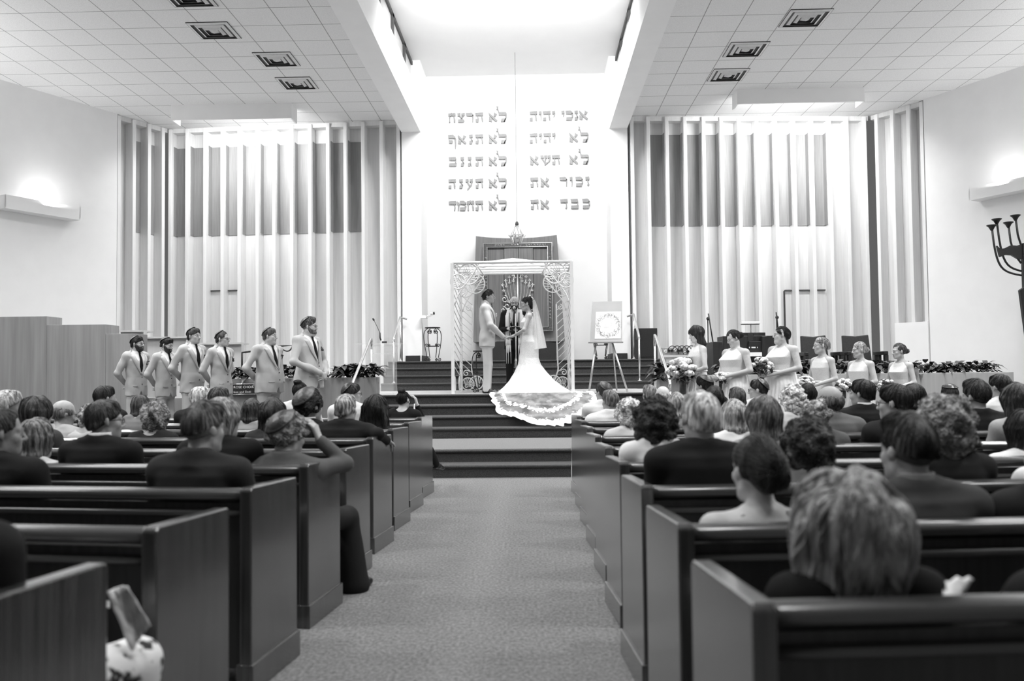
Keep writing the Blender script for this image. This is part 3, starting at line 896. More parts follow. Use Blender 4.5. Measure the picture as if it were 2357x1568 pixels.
# door boards and the engraved frame
fx = lambda px, z: (px - 1191) / 1930 * 19.0 - 0.385 + 0.0
zf = lambda py: 1.4 + (853.5 - py) * 19.0 / FPX
bx = [at_y(p, 640, 18.98)[0] for p in (1122, 1160.6, 1194.3, 1227.8, 1261)]
for i in range(4):
    m = MB(); m.box((bx[i] + 0.004, 18.975 + 0.02 * (i in (0, 3)), zf(757)), (bx[i + 1] - 0.004, 19.03 + 0.05, zf(568)))
    m.build('door_panel', M_ARKP if i in (0, 3) else M_ARK, ark, bevel=0.006)
m = MB()
xo0, xo1, xi0, xi1 = at_y(1114.5, 660, 18.95)[0], at_y(1270, 660, 18.95)[0], bx[0], bx[4]
zo1, zi1, zi0, zo0 = zf(561.5), zf(569), zf(755.5), zf(762.5)
for lo, hi in (((xo0, zi1), (xo1, zo1)), ((xo0, zo0), (xo1, zi0)), ((xo0, zi0), (xi0, zi1)), ((xi1, zi0), (xo1, zi1))):
    m.box((lo[0], 18.955, lo[1]), (hi[0], 19.06, hi[1]))
fr = m.build('door_frame', M_ARKF, ark, bevel=0.006)
m = MB()
for (a, b, c, d_) in ((xo0 - .012, zo0 - .012, xo1 + .012, zo1 + .012), (xi0, zi0, xi1, zi1)):
    m.tube([(a, 18.95, b), (c, 18.95, b), (c, 18.95, d_), (a, 18.95, d_)], 0.013, 6, True)
m.build('frame_edge', M_SILV, fr)
m = MB(); rs = random.Random(4); gl = list(G)
for (xa, za, vert) in [(xo0 + 0.25, zi1 + .014, 0), (xo0 + 0.62, zi1 + .014, 0), (xo0 + 0.95, zi1 + .014, 0), (xo0 + 1.2, zi1 + .014, 0), (xi1 + .02, zo1 - .35, 1), (xi1 + .02, zo1 - 0.75, 1), (xi1 + .02, zo1 - 1.15, 1), (xi1 + .02, zo1 - 1.5, 1), (xo0 + .018, zo1 - .35, 1), (xo0 + .018, zo1 - .75, 1)]:
    for i in range(4):
        for poly in G[rs.choice(gl)][:2]:
            m.prism(poly, 18.948, 18.96, lambda a, b, hh: (xa + (0 if vert else i * 0.06) + a * 0.045, hh, za - (i * 0.075 if vert else 0) + b * 0.045))
m.build('frame_inscription', M_SILV, fr)
# tree-like seven-branched relief on the doors
m = MB(); cx, yy = at_y(1191.5, 650, 18.93)[0], 18.935
U, Vv = (1, 0, 0), (0, 0, 1)
m.tube([(cx, yy, zf(775)), (cx, yy, zf(625))], 0.022, 8)
for k, (dx, top) in enumerate(((0.10, 636), (0.19, 640), (0.27, 648), (0.34, 658), (0.07, 628))):
    for s in (-1, 1):
        m.tube(bez((cx, yy, zf(715)), (cx + s * dx * 0.7, yy, zf(700)), (cx + s * dx * 0.8, yy, zf(680)), (cx + s * dx, yy, zf(top)), 10), 0.012, 6, r1=0.007)
        for q in (0, 1):
            zc = zf(top) - q * 0.13
            m.tube(arc((cx + s * dx * (1 - .05 * q), yy, zc + 0.03), 0.034, 200, 340, 7, U, Vv), 0.008, 5)
            m.ball((cx + s * dx * (1 - .05 * q), yy, zc + .02), (0.014, 0.012, 0.028), 6, 5)
for s in (-1, 1):
    for (dx, py, r) in ((0.30, 690, 0.085), (0.24, 706, 0.10), (0.33, 716, 0.09), (0.22, 728, 0.085), (0.33, 738, 0.08), (0.15, 695, 0.06)):
        m.tube(spiral((cx + s * dx, yy, zf(py)), r, 0.02, 90, 1.25 * s, 20, U, Vv), 0.013, 6)
    for py in (613, 622, 630): m.ball((cx + s * .06 * (py > 615), yy, zf(py)), 0.022, 6, 5)
m.build('tree_relief', M_SILV, ark)
m = MB(); m.box((-1.16, 19.08, ZU), (0.50, YB - 0.05, 2.06)); m.build('pedestal', M_BLK, ark)

# ------------------------------------------------------------------ hanging eternal lamp
px0 = at_y(1190, 540, 18.3); lx, ly = px0[0], 18.3
zz = lambda py: 1.4 + (853.6 - py) * 18.3 / FPX
lamp = tag(empty('hanging_lamp', (lx, ly, zz(514))), 'small silver eternal lamp hanging before the ark', 'lamp')
m = MB(); m.lathe([(0.02, 0.06), (0.035, 0.03), (0.04, -0.01), (0.02, -0.02)], (lx, ly, zz(516)), 12); m.tube([(lx, ly, zz(512)), (lx, ly, ZN)], 0.004, 5); m.build('top_cap', M_VENTD, lamp)
m = MB()
for k in range(6):
    a = k * math.pi / 3 + 0.3
    m.tube([(lx + .02 * math.cos(a), ly + .02 * math.sin(a), zz(517)), (lx + .15 * math.cos(a), ly + .15 * math.sin(a), zz(543))], 0.006, 5)
m.build('hanger', M_SILV, lamp)
m = MB()
for k in range(6):
    a = k * math.pi / 3 + 0.3; c, s = math.cos(a), math.sin(a)
    m.tube(bez((lx + .19 * c, ly + .19 * s, zz(541)), (lx + .13 * c, ly + .13 * s, zz(545)), (lx + .12 * c, ly + .12 * s, zz(556)), (lx + .06 * c, ly + .06 * s, zz(564)), 8), 0.015, 6)
m.lathe([(0.15, 0), (0.155, 0.02), (0.15, 0.03)], (lx, ly, zz(544)), 18, cap=False); m.lathe([(0.02, 0), (0.07, 0.0), (0.05, 0.03), (0.02, 0.05)], (lx, ly, zz(565)), 12)
m.build('cage', M_SILV, lamp)
m = MB(); m.lathe([(0.05, 0), (0.075, 0.06), (0.085, 0.15), (0.08, 0.16)], (lx, ly, zz(562)), 14); m.build('glass_cup', M_VENT, lamp)

# ------------------------------------------------------------------ wedding canopy of white wrought iron
CZ = 0.99; cz1 = 3.31
cfy, cry = 14.78, 16.45
cxl, cxr = -1.437, 0.675
can = tag(empty('wedding_canopy', ((cxl + cxr) / 2, (cfy + cry) / 2, CZ)), 'white wrought iron wedding canopy over the couple', 'canopy')
for x in (cxl, cxr):
    for y in (cfy, cry):
        m = MB(); m.box((x - .028, y - .028, CZ), (x + .028, y + .028, cz1)); m.build('post', M_WHITE, can, bevel=0.004)
for a, b in (((cxl, cfy), (cxr, cfy)), ((cxl, cry), (cxr, cry)), ((cxl, cfy), (cxl, cry)), ((cxr, cfy), (cxr, cry))):
    m = MB(); m.tube([(a[0], a[1], cz1), (b[0], b[1], cz1)], 0.022, 8); m.build('top_beam', M_WHITE, can)
for y in (15.2, 15.65, 16.05):
    m = MB(); m.tube([(cxl, y, cz1 - 0.01), (cxr, y, cz1 - 0.01)], 0.016, 8); m.build('roof_bar', M_WHITE, can)
m = MB()
for s, x in ((1, cxl), (-1, cxr)):
    m.tube([(x, cfy, cz1), (x + s * 0.52, 15.6, cz1 + 0.02), (x + s * 0.75, 15.6, cz1 + 0.10)], 0.014, 6)
    m.tube([(x + s * 0.42, cfy, cz1 - 0.02), (x + s * 0.52, 15.5, cz1 - 0.14)], 0.012, 6)
m.build('roof_brace', M_WHITE, can)
m = MB()
xm, ym, zp = (cxl + cxr) / 2, (cfy + cry) / 2, 3.50
cc = [(cxl - .03, cfy - .03, cz1 + .025), (cxr + .03, cfy - .03, cz1 + .025), (cxr + .03, cry + .03, cz1 + .025), (cxl - .03, cry + .03, cz1 + .025)]
k = 10
for q in range(4):
    a, b = Vector(cc[q]), Vector(cc[(q + 1) % 4]); p = Vector((xm, ym, zp))
    m.grid([[(a + (b - a) * (i / k)) * (1 - t) + p * t + Vector((0, 0, -0.06 * math.sin(math.pi * t) * 0.5)) for i in range(k + 1)] for t in [j / k for j in range(k)] + [0.999]])
m.build('canopy_cloth', M_WFAB, can)


def fan(m, c, r, a0, u, v, spokes=9, span=150):
    """open ring with radiating spokes and a scroll at its heart"""
    u, v = Vector(u), Vector(v); c = Vector(c)
    m.tube(arc(c, r, 0, 345, 26, u, v), 0.012, 6, True)
    hub = c + (u * math.cos(RAD(a0 + 180)) + v * math.sin(RAD(a0 + 180))) * (r * 0.45)
    m.tube(spiral(hub, r * 0.30, r * 0.08, a0, 1.1, 14, u, v), 0.009, 6)
    for i in range(spokes):
        a = RAD(a0 - span / 2 + span * i / (spokes - 1))
        d = u * math.cos(a) + v * math.sin(a)
        m.tube([hub + d * (r * .32), c + d * (r * .97)], 0.008, 5)


def corner(m, x, y, s, R=0.185):
    u, v = (s, 0, 0), (0, 0, 1)
    fan(m, (x + s * 0.29, y, cz1 - 0.20), R, 35, u, v)
    fan(m, (x + s * 0.10, y, cz1 - 0.33), 0.13, 200, u, v, 6, 120)
    m.tube(spiral((x + s * 0.075, y, cz1 - 0.08), 0.055, 0.012, 0, 1.3, 16, u, v), 0.009, 6)
    m.tube(bez((x + s * .04, y, cz1 - 0.75), (x + s * .10, y, cz1 - .45), (x + s * .3, y, cz1 - .38), (x + s * .47, y, cz1 - .02), 14), 0.012, 6)


def low_scroll(m, c, u):
    v = (0, 0, 1); c = Vector(c); u = Vector(u)
    fan(m, c + u * 0.13 + Vector((0, 0, 0.15)), 0.12, 60, u, v, 7, 140)
    fan(m, c + u * 0.30 + Vector((0, 0, 0.17)), 0.13, 120, u, v, 7, 140)
    m.tube(spiral(c + u * 0.10 + Vector((0, 0, 0.36)), 0.07, 0.015, 20, 1.3, 16, u, v), 0.010, 6)


for x, s in ((cxl, 1), (cxr, -1)):
    m = MB(); corner(m, x, cfy, s); m.build('corner_fan', M_WHITE, can)
    m = MB(); corner(m, x, cry, s, 0.19); m.build('corner_fan', M_WHITE, can)
    # side panel between front and rear post, with S-shaped strips
    m = MB()
    for i in range(13):
        z0 = CZ + 0.35 + i * 0.145
        m.tube(bez((x, cfy + .03, z0 + 0.16), (x, cfy + .5, z0 + .12), (x, cry - .5, z0 - 0.02), (x, cry - .03, z0 - 0.06), 9), 0.008, 5)
    low_scroll(m, (x, cfy + 0.05, CZ), (0, 1, 0)); low_scroll(m, (x, cry - 0.05, CZ), (0, -1, 0))
    m.build('side_panel', M_WHITE, can)
    # narrow scroll panel beside each rear post
    m = MB(); xi = x + s * 0.23
    m.tube(bez((xi, cry, cz1 - 0.62), (xi, cry, 2.4), (xi, cry, 1.7), (xi - s * 0.02, cry, CZ + .45), 12) + bez((xi - s * 0.02, cry, CZ + .42), (xi, cry, CZ + .3), (xi + s * .06, cry, CZ + .25), (xi + s * .12, cry, CZ + .02), 8), 0.014, 6)
    for i in range(11):
        z0 = CZ + 0.42 + i * 0.135
        m.tube(bez((x + s * .02, cry, z0 + 0.12), (x + s * .08, cry, z0 + .08), (x + s * .15, cry, z0), (xi, cry, z0 - 0.06), 8), 0.008, 5)
    low_scroll(m, (x + s * .0, cry, CZ), (s, 0, 0))
    m.tube(spiral((x + s * .16, cry, cz1 - .68), 0.06, 0.012, 90, 1.3, 14, (s, 0, 0), (0, 0, 1)), 0.009, 6)
    m.build('scroll_panel', M_WHITE, can)
# thin post in the middle of each long side
for x, s in ((cxl, 1), (cxr, -1)):
    pass


# ------------------------------------------------------------------ wrought iron plant stands
def plant_stand(x, y, z, h, label, top=True):
    e = tag(empty('plant_stand', (x, y, z)), label, 'plant stand', 'black iron plant stands')
    m = MB(); m.tube(arc((x, y, z + h), 0.165, 0, 345, 24, (1, 0, 0), (0, 1, 0)), 0.012, 6, True); m.lathe([(0.001, 0), (0.16, 0), (0.16, 0.008), (0.001, 0.008)], (x, y, z + h - .012), 20, cap=False); m.build('top_ring', M_BLACK, e)
    for k in range(4):
        a = RAD(35 + 90 * k); u = Vector((math.cos(a), math.sin(a), 0)); c = Vector((x, y, z))
        V3 = Vector((0, 0, 1))
        m = MB()
        m.tube(bez(c + u * .12 + V3 * (h - .02), c + u * .26 + V3 * (h - .06), c + u * .24 + V3 * (h - .25), c + u * .14 + V3 * .08, 16), 0.009, 6)
        m.tube(spiral(c + u * .10 + V3 * (h - .09), 0.05, 0.012, 90, 1.3, 16, u, V3), 0.008, 6)
        m.tube(spiral(c + u * .17 + V3 * .045, 0.045, 0.010, 180, 1.3, 16, u, V3), 0.009, 6)
        m.tube(spiral(c + u * .15 + V3 * (h * .47), 0.04, 0.010, 0, 1.2, 14, u, V3), 0.008, 6)
        m.build('leg', M_BLACK, e)
    m = MB(); m.tube(arc((x, y, z + h * .45), 0.14, 0, 345, 20, (1, 0, 0), (0, 1, 0)), 0.008, 6, True); m.build('lower_ring', M_BLACK, e)
    return e


plant_stand(-2.27, 18.72, ZU, 0.75, 'empty black iron plant stand left of the ark')
plant_stand(1.50, 18.9, ZU, 0.72, 'black iron plant stand behind the easel')
plant_stand(-0.99, 15.9, CZ, 0.78, 'black iron plant stand inside the canopy behind the groom')

# ------------------------------------------------------------------ chrome handrails on the steps


def handrail(path, posts, label):
    e = tag(empty('handrail', posts[0][:3]), label, 'handrail', 'chrome step handrails')
    m = MB(); m.tube(path, 0.024, 10); m.build('rail', M_CHROME, e)
    for x, y, z0, z1 in posts:
        m = MB(); m.tube([(x, y, z0), (x, y, z1)], 0.02, 10); m.lathe([(0.05, 0), (0.05, 0.012), (0.022, 0.02)], (x, y, z0), 14); m.build('post', M_CHROME, e)


for x, lab in ((-2.87, 'chrome handrail in front of the left planter'), (2.11, 'chrome handrail in front of the right planter')):
    handrail([(x, 14.72, 1.80), (x, 14.72, 1.94), (x, 14.70, 1.985), (x, 14.62, 1.97), (x, 13.2, 1.24), (x, 13.14, 1.17), (x, 13.14, 1.05)], [(x, 14.72, 0.99, 1.9), (x, 13.14, 0.33, 1.1)], lab)
for x, lab in ((-2.95, 'thin chrome handrail left of the upper steps'), (2.19, 'thin chrome handrail right of the upper steps')):
    s = 1 if x < 0 else -1
    handrail([(x + s * .14, 18.5, 2.56), (x, 18.5, 2.59), (x, 18.44, 2.60), (x, 17.58, 2.1), (x, 17.55, 2.02)], [(x, 17.55, 1.15, 2.05), (x, 18.46, 1.62, 2.57)], lab)

# ------------------------------------------------------------------ clear lectern with gooseneck microphone
le = tag(empty('lectern', (-2.72, 15.2, CZ)), 'clear acrylic lectern beside the left handrail', 'lectern')
m = MB(); m.box((-2.93, 15.05, CZ), (-2.91, 15.4, 1.86)); m.build('side_panel', M_GLASS, le)
m = MB(); m.box((-2.55, 15.05, CZ), (-2.53, 15.4, 1.86)); m.build('side_panel', M_GLASS, le)
m = MB(); m.box((-2.91, 15.05, CZ + .02), (-2.55, 15.065, 1.86)); m.build('front_panel', M_GLASS, le)
m = MB(); m.box((-3.2, 14.98, 1.90), (-2.4, 15.45, 1.918)); m.build('top', M_GLASS, le)
m = MB(); m.box((-2.91, 15.07, 1.72), (-2.55, 15.4, 1.735)); m.build('shelf', M_GLASS, le)
mi = tag(empty('microphone', (-2.73, 15.2, 1.918)), 'black gooseneck microphone on the clear lectern', 'microphone')
P = lambda px, py: tuple(at_y(px, py, 15.2))
m = MB(); m.box((P(876, 0)[0], 15.15, 1.919), (P(883, 0)[0] + .02, 15.25, 1.95)); m.build('base', M_BLK, mi)
m = MB(); m.tube([P(877, 784), P(875, 778), P(874.5, 766)], 0.014, 8); m.tube([P(874.5, 767), P(868, 752), P(861, 738)], 0.005, 6); m.build('gooseneck', M_BLK, mi)
m = MB(); m.tube([P(861, 738), P(858, 733)], 0.016, 8); m.build('capsule', M_BLK, mi)

# ------------------------------------------------------------------ security camera in the bay corner
sc = tag(empty('security_camera', (-2.45, 18.5, 2.62)), 'small pale security camera on a wall arm beside the bay', 'camera')
P = lambda px, py: Vector(at_y(px, py, 18.5))
m = MB(); m.tube([P(980, 731), P(984, 727), P(990, 726.5), P(996, 725)], 0.015, 6); m.tube([P(982, 733), P(990, 727)], 0.008, 6); m.box((BL - .01, 18.45, P(979, 733).z), (P(981, 726).x, 18.62, P(981, 726).z)); m.build('arm', M_WHITE, sc)
m = MB(); m.tube([P(990.5, 722.5), P(997, 721.5)], 0.028, 10); m.build('housing', M_WHITE, sc)
m = MB(); m.tube([P(997, 721.5), P(1000.5, 721)], 0.03, 10); m.build('lens', M_BLK, sc)

# ------------------------------------------------------------------ easel with marriage contract
ea = tag(empty('easel', (1.3, 15.2, CZ)), 'pale metal easel standing right of the canopy', 'easel')
P = lambda px, py, y=15.2: Vector(at_y(px, py, y))
for a, b in ((P(1372, 788), (P(1341, 0)[0], 14.95, CZ)), (P(1409, 788), (P(1427, 0)[0], 14.95, CZ))):
    m = MB(); m.tube([a, b], 0.018, 8); m.build('leg', M_SILV, ea)
m = MB(); m.tube([P(1407, 760, 15.3), (P(1416, 0)[0], 16.0, CZ)], 0.014, 8); m.build('leg', M_SILV, ea)
m = MB(); a, b = P(1354, 788), P(1433, 787.5); m.box((a.x, 15.08, a.z - .02), (b.x, 15.22, a.z)); m.build('ledge', M_VENT, ea)
fr_ = [Vector((P(1357.5, 787).x, 15.12, P(1395, 787).z)), Vector((P(1431, 787).x, 15.12, P(1431, 787).z)), Vector((P(1434, 692).x, 15.34, P(1434, 692).z)), Vector((P(1364.5, 693).x, 15.34, P(1364.5, 693).z))]
zb_ = a.z + 0.001; fr_[0].z = fr_[1].z = zb_


def board_pt(s, t, h):
    p = (fr_[0] * (1 - s) + fr_[1] * s) * (1 - t) + (fr_[3] * (1 - s) + fr_[2] * s) * t
    return p + Vector((0, -0.97, -0.24)) * h


bo = tag(empty('contract_board', tuple(board_pt(.5, 0, 0))), 'grey backing board with a round printed wreath on the easel', 'board')
m = MB(); m.prism([(0, 0), (1, 0), (1, 1), (0, 1)], -0.012, 0.0, lambda a, b, h: tuple(board_pt(a, b, h))); m.build('backing', noise_mat('board_grey', 0.42, 0.6, 0.04, (4, 4, 4)), bo)
m = MB(); m.prism([(.14, .08), (.96, .08), (.96, .74), (.14, .74)], 0.001, 0.006, lambda a, b, h: tuple(board_pt(a, b, h))); m.build('print', M_PAPER, bo)
m = MB(); rs = random.Random(7)
for i in range(620):
    a = rs.uniform(0, 6.283); r = rs.gauss(0.29, 0.025) if i % 3 else rs.uniform(.2, .32)
    s, t = 0.55 + r * 1.28 * math.cos(a) * .95, 0.405 + r * .92 * math.sin(a)
    q = rs.uniform(0, 6.28); w = 0.013; l = 0.015
    c, sn = math.cos(q), math.sin(q)
    m.add([tuple(board_pt(s + (c * u - sn * v) * 1.3, t + sn * u + c * v, 0.0075)) for u, v in ((-l, 0), (0, -w * .4), (l, 0), (0, w * .4))], [(0, 1, 2, 3)])
for k in range(6):
    t = .46 - k * .022
    m.add([tuple(board_pt(s, tt, .0075)) for s, tt in ((.42, t), (.68, t), (.68, t + .004), (.42, t + .004))], [(0, 1, 2, 3)])
m.build('printed_wreath', noise_mat('print_ink', 0.38, 0.7, 0.3, (30, 30, 30)), bo)


# ------------------------------------------------------------------ foliage and planters
def leaf_clump(rs, n, lo, hi, size, up=0.25):
    """many curved pointed leaves between lo and hi"""
    m = MB()
    for _ in range(n):
        c = Vector([rs.uniform(a, b) for a, b in zip(lo, hi)])
        a = rs.uniform(0, 6.283); el = rs.uniform(-0.5, 0.8); L = size * rs.uniform(.6, 1.25); w = L * 0.26
        d = Vector((math.cos(a) * math.cos(el), math.sin(a) * math.cos(el), math.sin(el) + up)).normalized()
        s = d.cross(Vector((0, 0, 1))).normalized(); nn = s.cross(d)
        P = []
        for t, ww in ((0, .12), (.3, .9), (.6, .8), (1, .02)):
            q = c + d * (L * t) - Vector((0, 0, 1)) * (L * .45 * t * t)
            P.append([tuple(q - s * w * ww + nn * w * .25 * ww), tuple(q), tuple(q + s * w * ww + nn * w * .25 * ww)])
        m.grid(P, True)
    return m


def planter(name, front, back, z0, z1, mat, label):
    e = tag(empty(name, (front[0][0], front[0][1], z0)), label, 'planter', 'wooden planter parapets')
    poly = front + back[::-1]
    m = MB(); m.prism(poly, z0, z1, lambda a, b, h: (a, b, h)); m.build('box', mat, e, bevel=0.006)
    return e


pl = planter('planter', [(-5.05, 13.35), (-3.2, 13.85), (-2.63, 13.85)], [(-5.05, 13.75), (-3.2, 14.2), (-2.63, 14.2)], 0.33, 1.31, M_WOOD, 'wooden planter box between the groomsmen and the left handrail')
pr = planter('planter', [(2.06, 13.85), (2.62, 13.85), (3.0, 13.6), (7.45, 13.25)], [(2.06, 14.2), (2.62, 14.2), (3.0, 14.0), (7.45, 13.65)], 0.33, 1.29, M_WOODR, 'long wooden planter box behind the bridesmaids')
rs = random.Random(11)
FOL = [((-3.35, 13.85, 1.31), (-2.6, 14.15, 1.50), 150, .16, 'dark leafy plant spilling over the planter by the left handrail'),
       ((-4.3, 13.65, 1.31), (-3.45, 14.0, 1.48), 130, .15, 'dark leafy plant between the two tallest groomsmen'),
       ((-5.0, 13.45, 1.31), (-4.4, 13.8, 1.46), 100, .14, 'dark leafy plant above the curved plaque'),
       ((2.0, 13.75, 1.20), (2.75, 14.1, 1.45), 150, .17, 'dark leafy plant spilling over the planter by the right handrail'),
       ((3.0, 13.65, 1.29), (3.7, 13.95, 1.46), 110, .15, 'dark leafy plant behind the two nearest bridesmaids'),
       ((3.8, 13.6, 1.29), (4.8, 13.9, 1.48), 140, .16, 'dark leafy plant behind the third bridesmaid'),
       ((4.9, 13.45, 1.29), (6.2, 13.8, 1.46), 180, .15, 'dark leafy plant behind the last bridesmaids'),
       ((6.2, 13.4, 1.29), (7.3, 13.7, 1.42), 190, .13, 'feathery dark plant at the free right end of the planter')]
for lo, hi, n, sz, lab in FOL:
    o = leaf_clump(rs, int(n * 1.6), (lo[0], lo[1], lo[2] + .02), hi, sz * 1.25).build('potted_plant', M_LEAF); tag(o, lab, 'plant', 'planter plants')

# plaque on the angled planter face
pq = tag(empty('plaque', (-4.75, 13.42, 1.0)), 'dark curved plaque with white lettering on the planter', 'sign')
d = Vector((1.85, 0.5, 0)).normalized(); nrm = Vector((d.y, -d.x, 0)); o0 = Vector((-4.86, 13.40, 0.07))
Pq = lambda s, h, z: tuple(o0 + d * s + nrm * (h + 0.06 * (1 - ((s - .25) / .3) ** 2) * (1 if h > 0 else 0)) + Vector((0, 0, z)))
m = MB()
ss = [i * 0.5 / 8 for i in range(9)]
m.grid([[Pq(s, .02, .98) for s in ss], [Pq(s, .02, 1.17) for s in ss]], True); m.grid([[Pq(s, .02, 1.17) for s in ss], [Pq(s, 0, 1.17) for s in ss]], False); m.grid([[Pq(s, 0, .98) for s in ss], [Pq(s, .02, .98) for s in ss]], False)
m.build('plate', M_BLK, pq)
m = MB()
for z in (0.99, 1.155): m.tube([Pq(s, .024, z) for s in ss], 0.007, 6)
m.build('border', M_CHROME, pq)
for txt, z, sz, off in (('ROSE CHOIR', 1.09, .052, .02), ('tion and Dedi', 1.015, .046, .02)):
    cu = bpy.data.curves.new('plaque_text', 'FONT'); cu.body = txt; cu.size = sz; cu.extrude = 0.002; cu.space_character = 1.05
    cu.materials.append(M_PAPER)
    to = bpy.data.objects.new('lettering', cu); COL.objects.link(to)
    me = bpy.data.meshes.new_from_object(to.evaluated_get(bpy.context.evaluated_depsgraph_get()))
    bpy.data.objects.remove(to)
    w = Vector(Pq(off, .085, z))
    me.transform(Matrix.Translation(w) @ Matrix((tuple(d) + (0,), (0, 0, 1, 0), tuple(nrm) + (0,), (0, 0, 0, 1))).transposed())
    me.materials.clear(); me.materials.append(M_PAPER)
    put(bpy.data.objects.new('lettering', me), pq)

# ------------------------------------------------------------------ stepped choir wall at the left, pale desk behind the groomsmen
cw = tag(empty('choir_wall', (-8.5, 13.4, 0.33)), 'stepped wooden choir wall at the far left', 'wall')
for x0, x1, zt_ in ((-10.2, -7.91, 2.36), (-7.91, -6.94, 2.215), (-6.94, -6.46, 2.06)):
    m = MB(); m.box((x0, 13.4, 0.33), (x1 - 0.003, 13.85, zt_)); m.build('tier', M_WOOD, cw, bevel=0.004)
cd = tag(empty('choir_desk', (-6, 14.3, 0.99)), 'pale stepped choir desk behind the groomsmen', 'desk')
for p0, p1, py in ((278, 331, 761), (331, 442, 776), (442, 556, 790)):
    a, b = at_y(p0, py, 14.5), at_y(p1, py, 14.5)
    m = MB(); m.box((a[0], 14.5, 0.99), (b[0] - .003, 14.62, a[2] - .03)); m.build('panel', M_WOODL, cd)
    m = MB(); m.box((a[0], 14.44, a[2] - .03), (b[0] - .003, 14.9, a[2])); m.build('desk_top', M_WOODL, cd)
m = MB(); m.box((-6.44, 14.08, .33), (-5.06, 14.19, .985)); m.build('lower_panel', M_WOOD, cd)
P = lambda px, py: Vector(at_y(px, py, 14.25))
br = tag(empty('rail_frame', tuple(P(600, 880))), 'black metal rail frame behind the two tallest groomsmen', 'rail')
m = MB(); m.tube([(P(557, 0).x, 14.25, .99), P(557, 842), P(557, 812), P(600, 806), P(642, 797), P(675, 795), (P(675, 0).x, 14.25, .99)], 0.017, 8); m.build('bar', M_BLACK, br)
m = MB(); m.tube(bez(P(645, 800), P(658, 812), P(668, 812), P(673, 797), 10), 0.012, 6); m.build('scroll', M_BLACK, br)

# ------------------------------------------------------------------ speaker, mixer desk, piano, music stands, chairs on the right
sp = tag(empty('loudspeaker', (2.42, 18.52, ZU)), 'black loudspeaker cabinet right of the upper steps', 'speaker')
m = MB(); m.box((2.20, 18.41, ZU), (2.70, 18.64, ZU + .67)); m.build('cabinet', M_BLK, sp, bevel=0.01)
m = MB(); m.box((2.30, 18.40, ZU + .04), (2.68, 18.412, ZU + .64)); m.build('grille', M_BLACK, sp)
m = MB(); m.box((2.225, 18.40, ZU + .42), (2.275, 18.412, ZU + .58)); m.build('control_panel', M_VENTD, sp)

Y0 = 16.0; P = lambda px, py, y=Y0: Vector(at_y(px, py, y))
tb = tag(empty('equipment_table', (2.75, 16.0, CZ)), 'pale equipment table behind the right planter', 'table')
m = MB(); a, b = P(1527, 818), P(1594, 818); m.box((a.x, 15.95, a.z - .04), (b.x, 16.4, a.z)); m.build('tabletop', M_WOODL, tb)
m = MB(); m.box((a.x + .05, 15.98, CZ), (b.x - .05, 16.0, a.z - .04)); m.build('front_panel', M_WOODL, tb)
mx = tag(empty('sound_mixer', (2.75, 16.2, a.z)), 'grey sound mixer with knobs and cables on the equipment table', 'mixer')
m = MB(); zt_ = P(1527, 800).z; m.box((a.x, 16.1, a.z + .001), (b.x - .06, 16.35, zt_)); m.build('case', M_VENT, mx, bevel=.006)
rs = random.Random(5)
for k in range(8):
    m = MB(); m.lathe([(.028, 0), (.028, -.03), (.02, -.035)], (a.x + .06 + k * .06, 16.1, a.z + rs.uniform(.04, .1)), 10, axis='y'); m.build('knob', M_BLK if k % 3 else M_PAPER, mx)
m = MB()
for k in range(5):
    x = a.x + .1 + k * .09
    m.tube(bez((x, 16.08, a.z + .1), (x + .02, 15.95, a.z + .22), (x + .15, 15.95, a.z + .2), (x + .2, 16.05, a.z + .02), 10), .008, 5)
m.build('cable', M_BLK, mx)

pn = tag(empty('piano', (3.9, 15.6, CZ)), 'dark upright piano behind the second and third bridesmaids', 'piano')
Y0 = 15.5
def pbox(name, p0, p1, py0, py1, y0, y1, mat, bev=.006, to_floor=False):
    a, b = at_y(p0, py0, y0), at_y(p1, py1, y0)
    m = MB(); m.box((a[0], y0, CZ if to_floor else min(a[2], b[2])), (b[0], y1, max(a[2], b[2]))); return m.build(name, mat, pn, bevel=bev)
M_PN = noise_mat('piano_wood', .022, .35, .3, (30, 30, 2), .05)
pbox('case', 1664, 1818, 774, 900, 15.6, 16.1, M_PN, to_floor=True)
pbox('side_cheek', 1641, 1664, 787, 900, 15.4, 16.0, M_PN, to_floor=True)
pbox('side_cheek', 1754, 1768, 774, 900, 15.45, 15.6, M_PN, to_floor=True)
pbox('fallboard', 1724, 1754, 786, 815, 15.5, 15.6, M_BLACK)
pbox('music_rest', 1705, 1762, 766, 775, 15.65, 15.75, M_BLACK)
pbox('keyboard', 1664, 1754, 812, 820, 15.3, 15.6, M_PAPER, .002)
m = MB()
for px in (1724.5, 1730, 1731.6, 1733.2, 1734.8, 1736.4, 1738, 1743):
    a = at_y(px, 800, 15.49); m.box((a[0], 15.49, a[2] - .012), (a[0] + .009, 15.5, a[2] + .012))
m.build('maker_mark', M_PAPER, pn)
bk = tag(empty('songbook', tuple(at_y(1733, 772, 15.62))), 'open dark songbook on the piano music rest', 'book')
m = MB()
for s in (-1, 1):
    a, b = at_y(1721 + 7 * (1 + s), 766.5, 15.6), at_y(1721 + 7 * (1 + s) + 13, 785, 15.6); m.box((a[0], 15.60 + .01 * s, b[2]), (b[0], 15.62 + .01 * s, a[2]))
m.build('cover', M_BLK, bk)
ml = tag(empty('music_lamp', tuple(at_y(1727, 770, 15.8))), 'white bar lamp on a thin stem above the piano', 'lamp')
a, b = at_y(1705.5, 741, 15.8), at_y(1748, 746, 15.8)
m = MB(); m.box((a[0], 15.75, b[2]), (b[0], 15.87, a[2])); m.build('lamp_shade', M_WHITE, ml, bevel=.01)
m = MB(); m.box((a[0] + .01, 15.76, b[2] - .012), (b[0] - .01, 15.86, b[2])); m.build('underside', M_VENTD, ml)
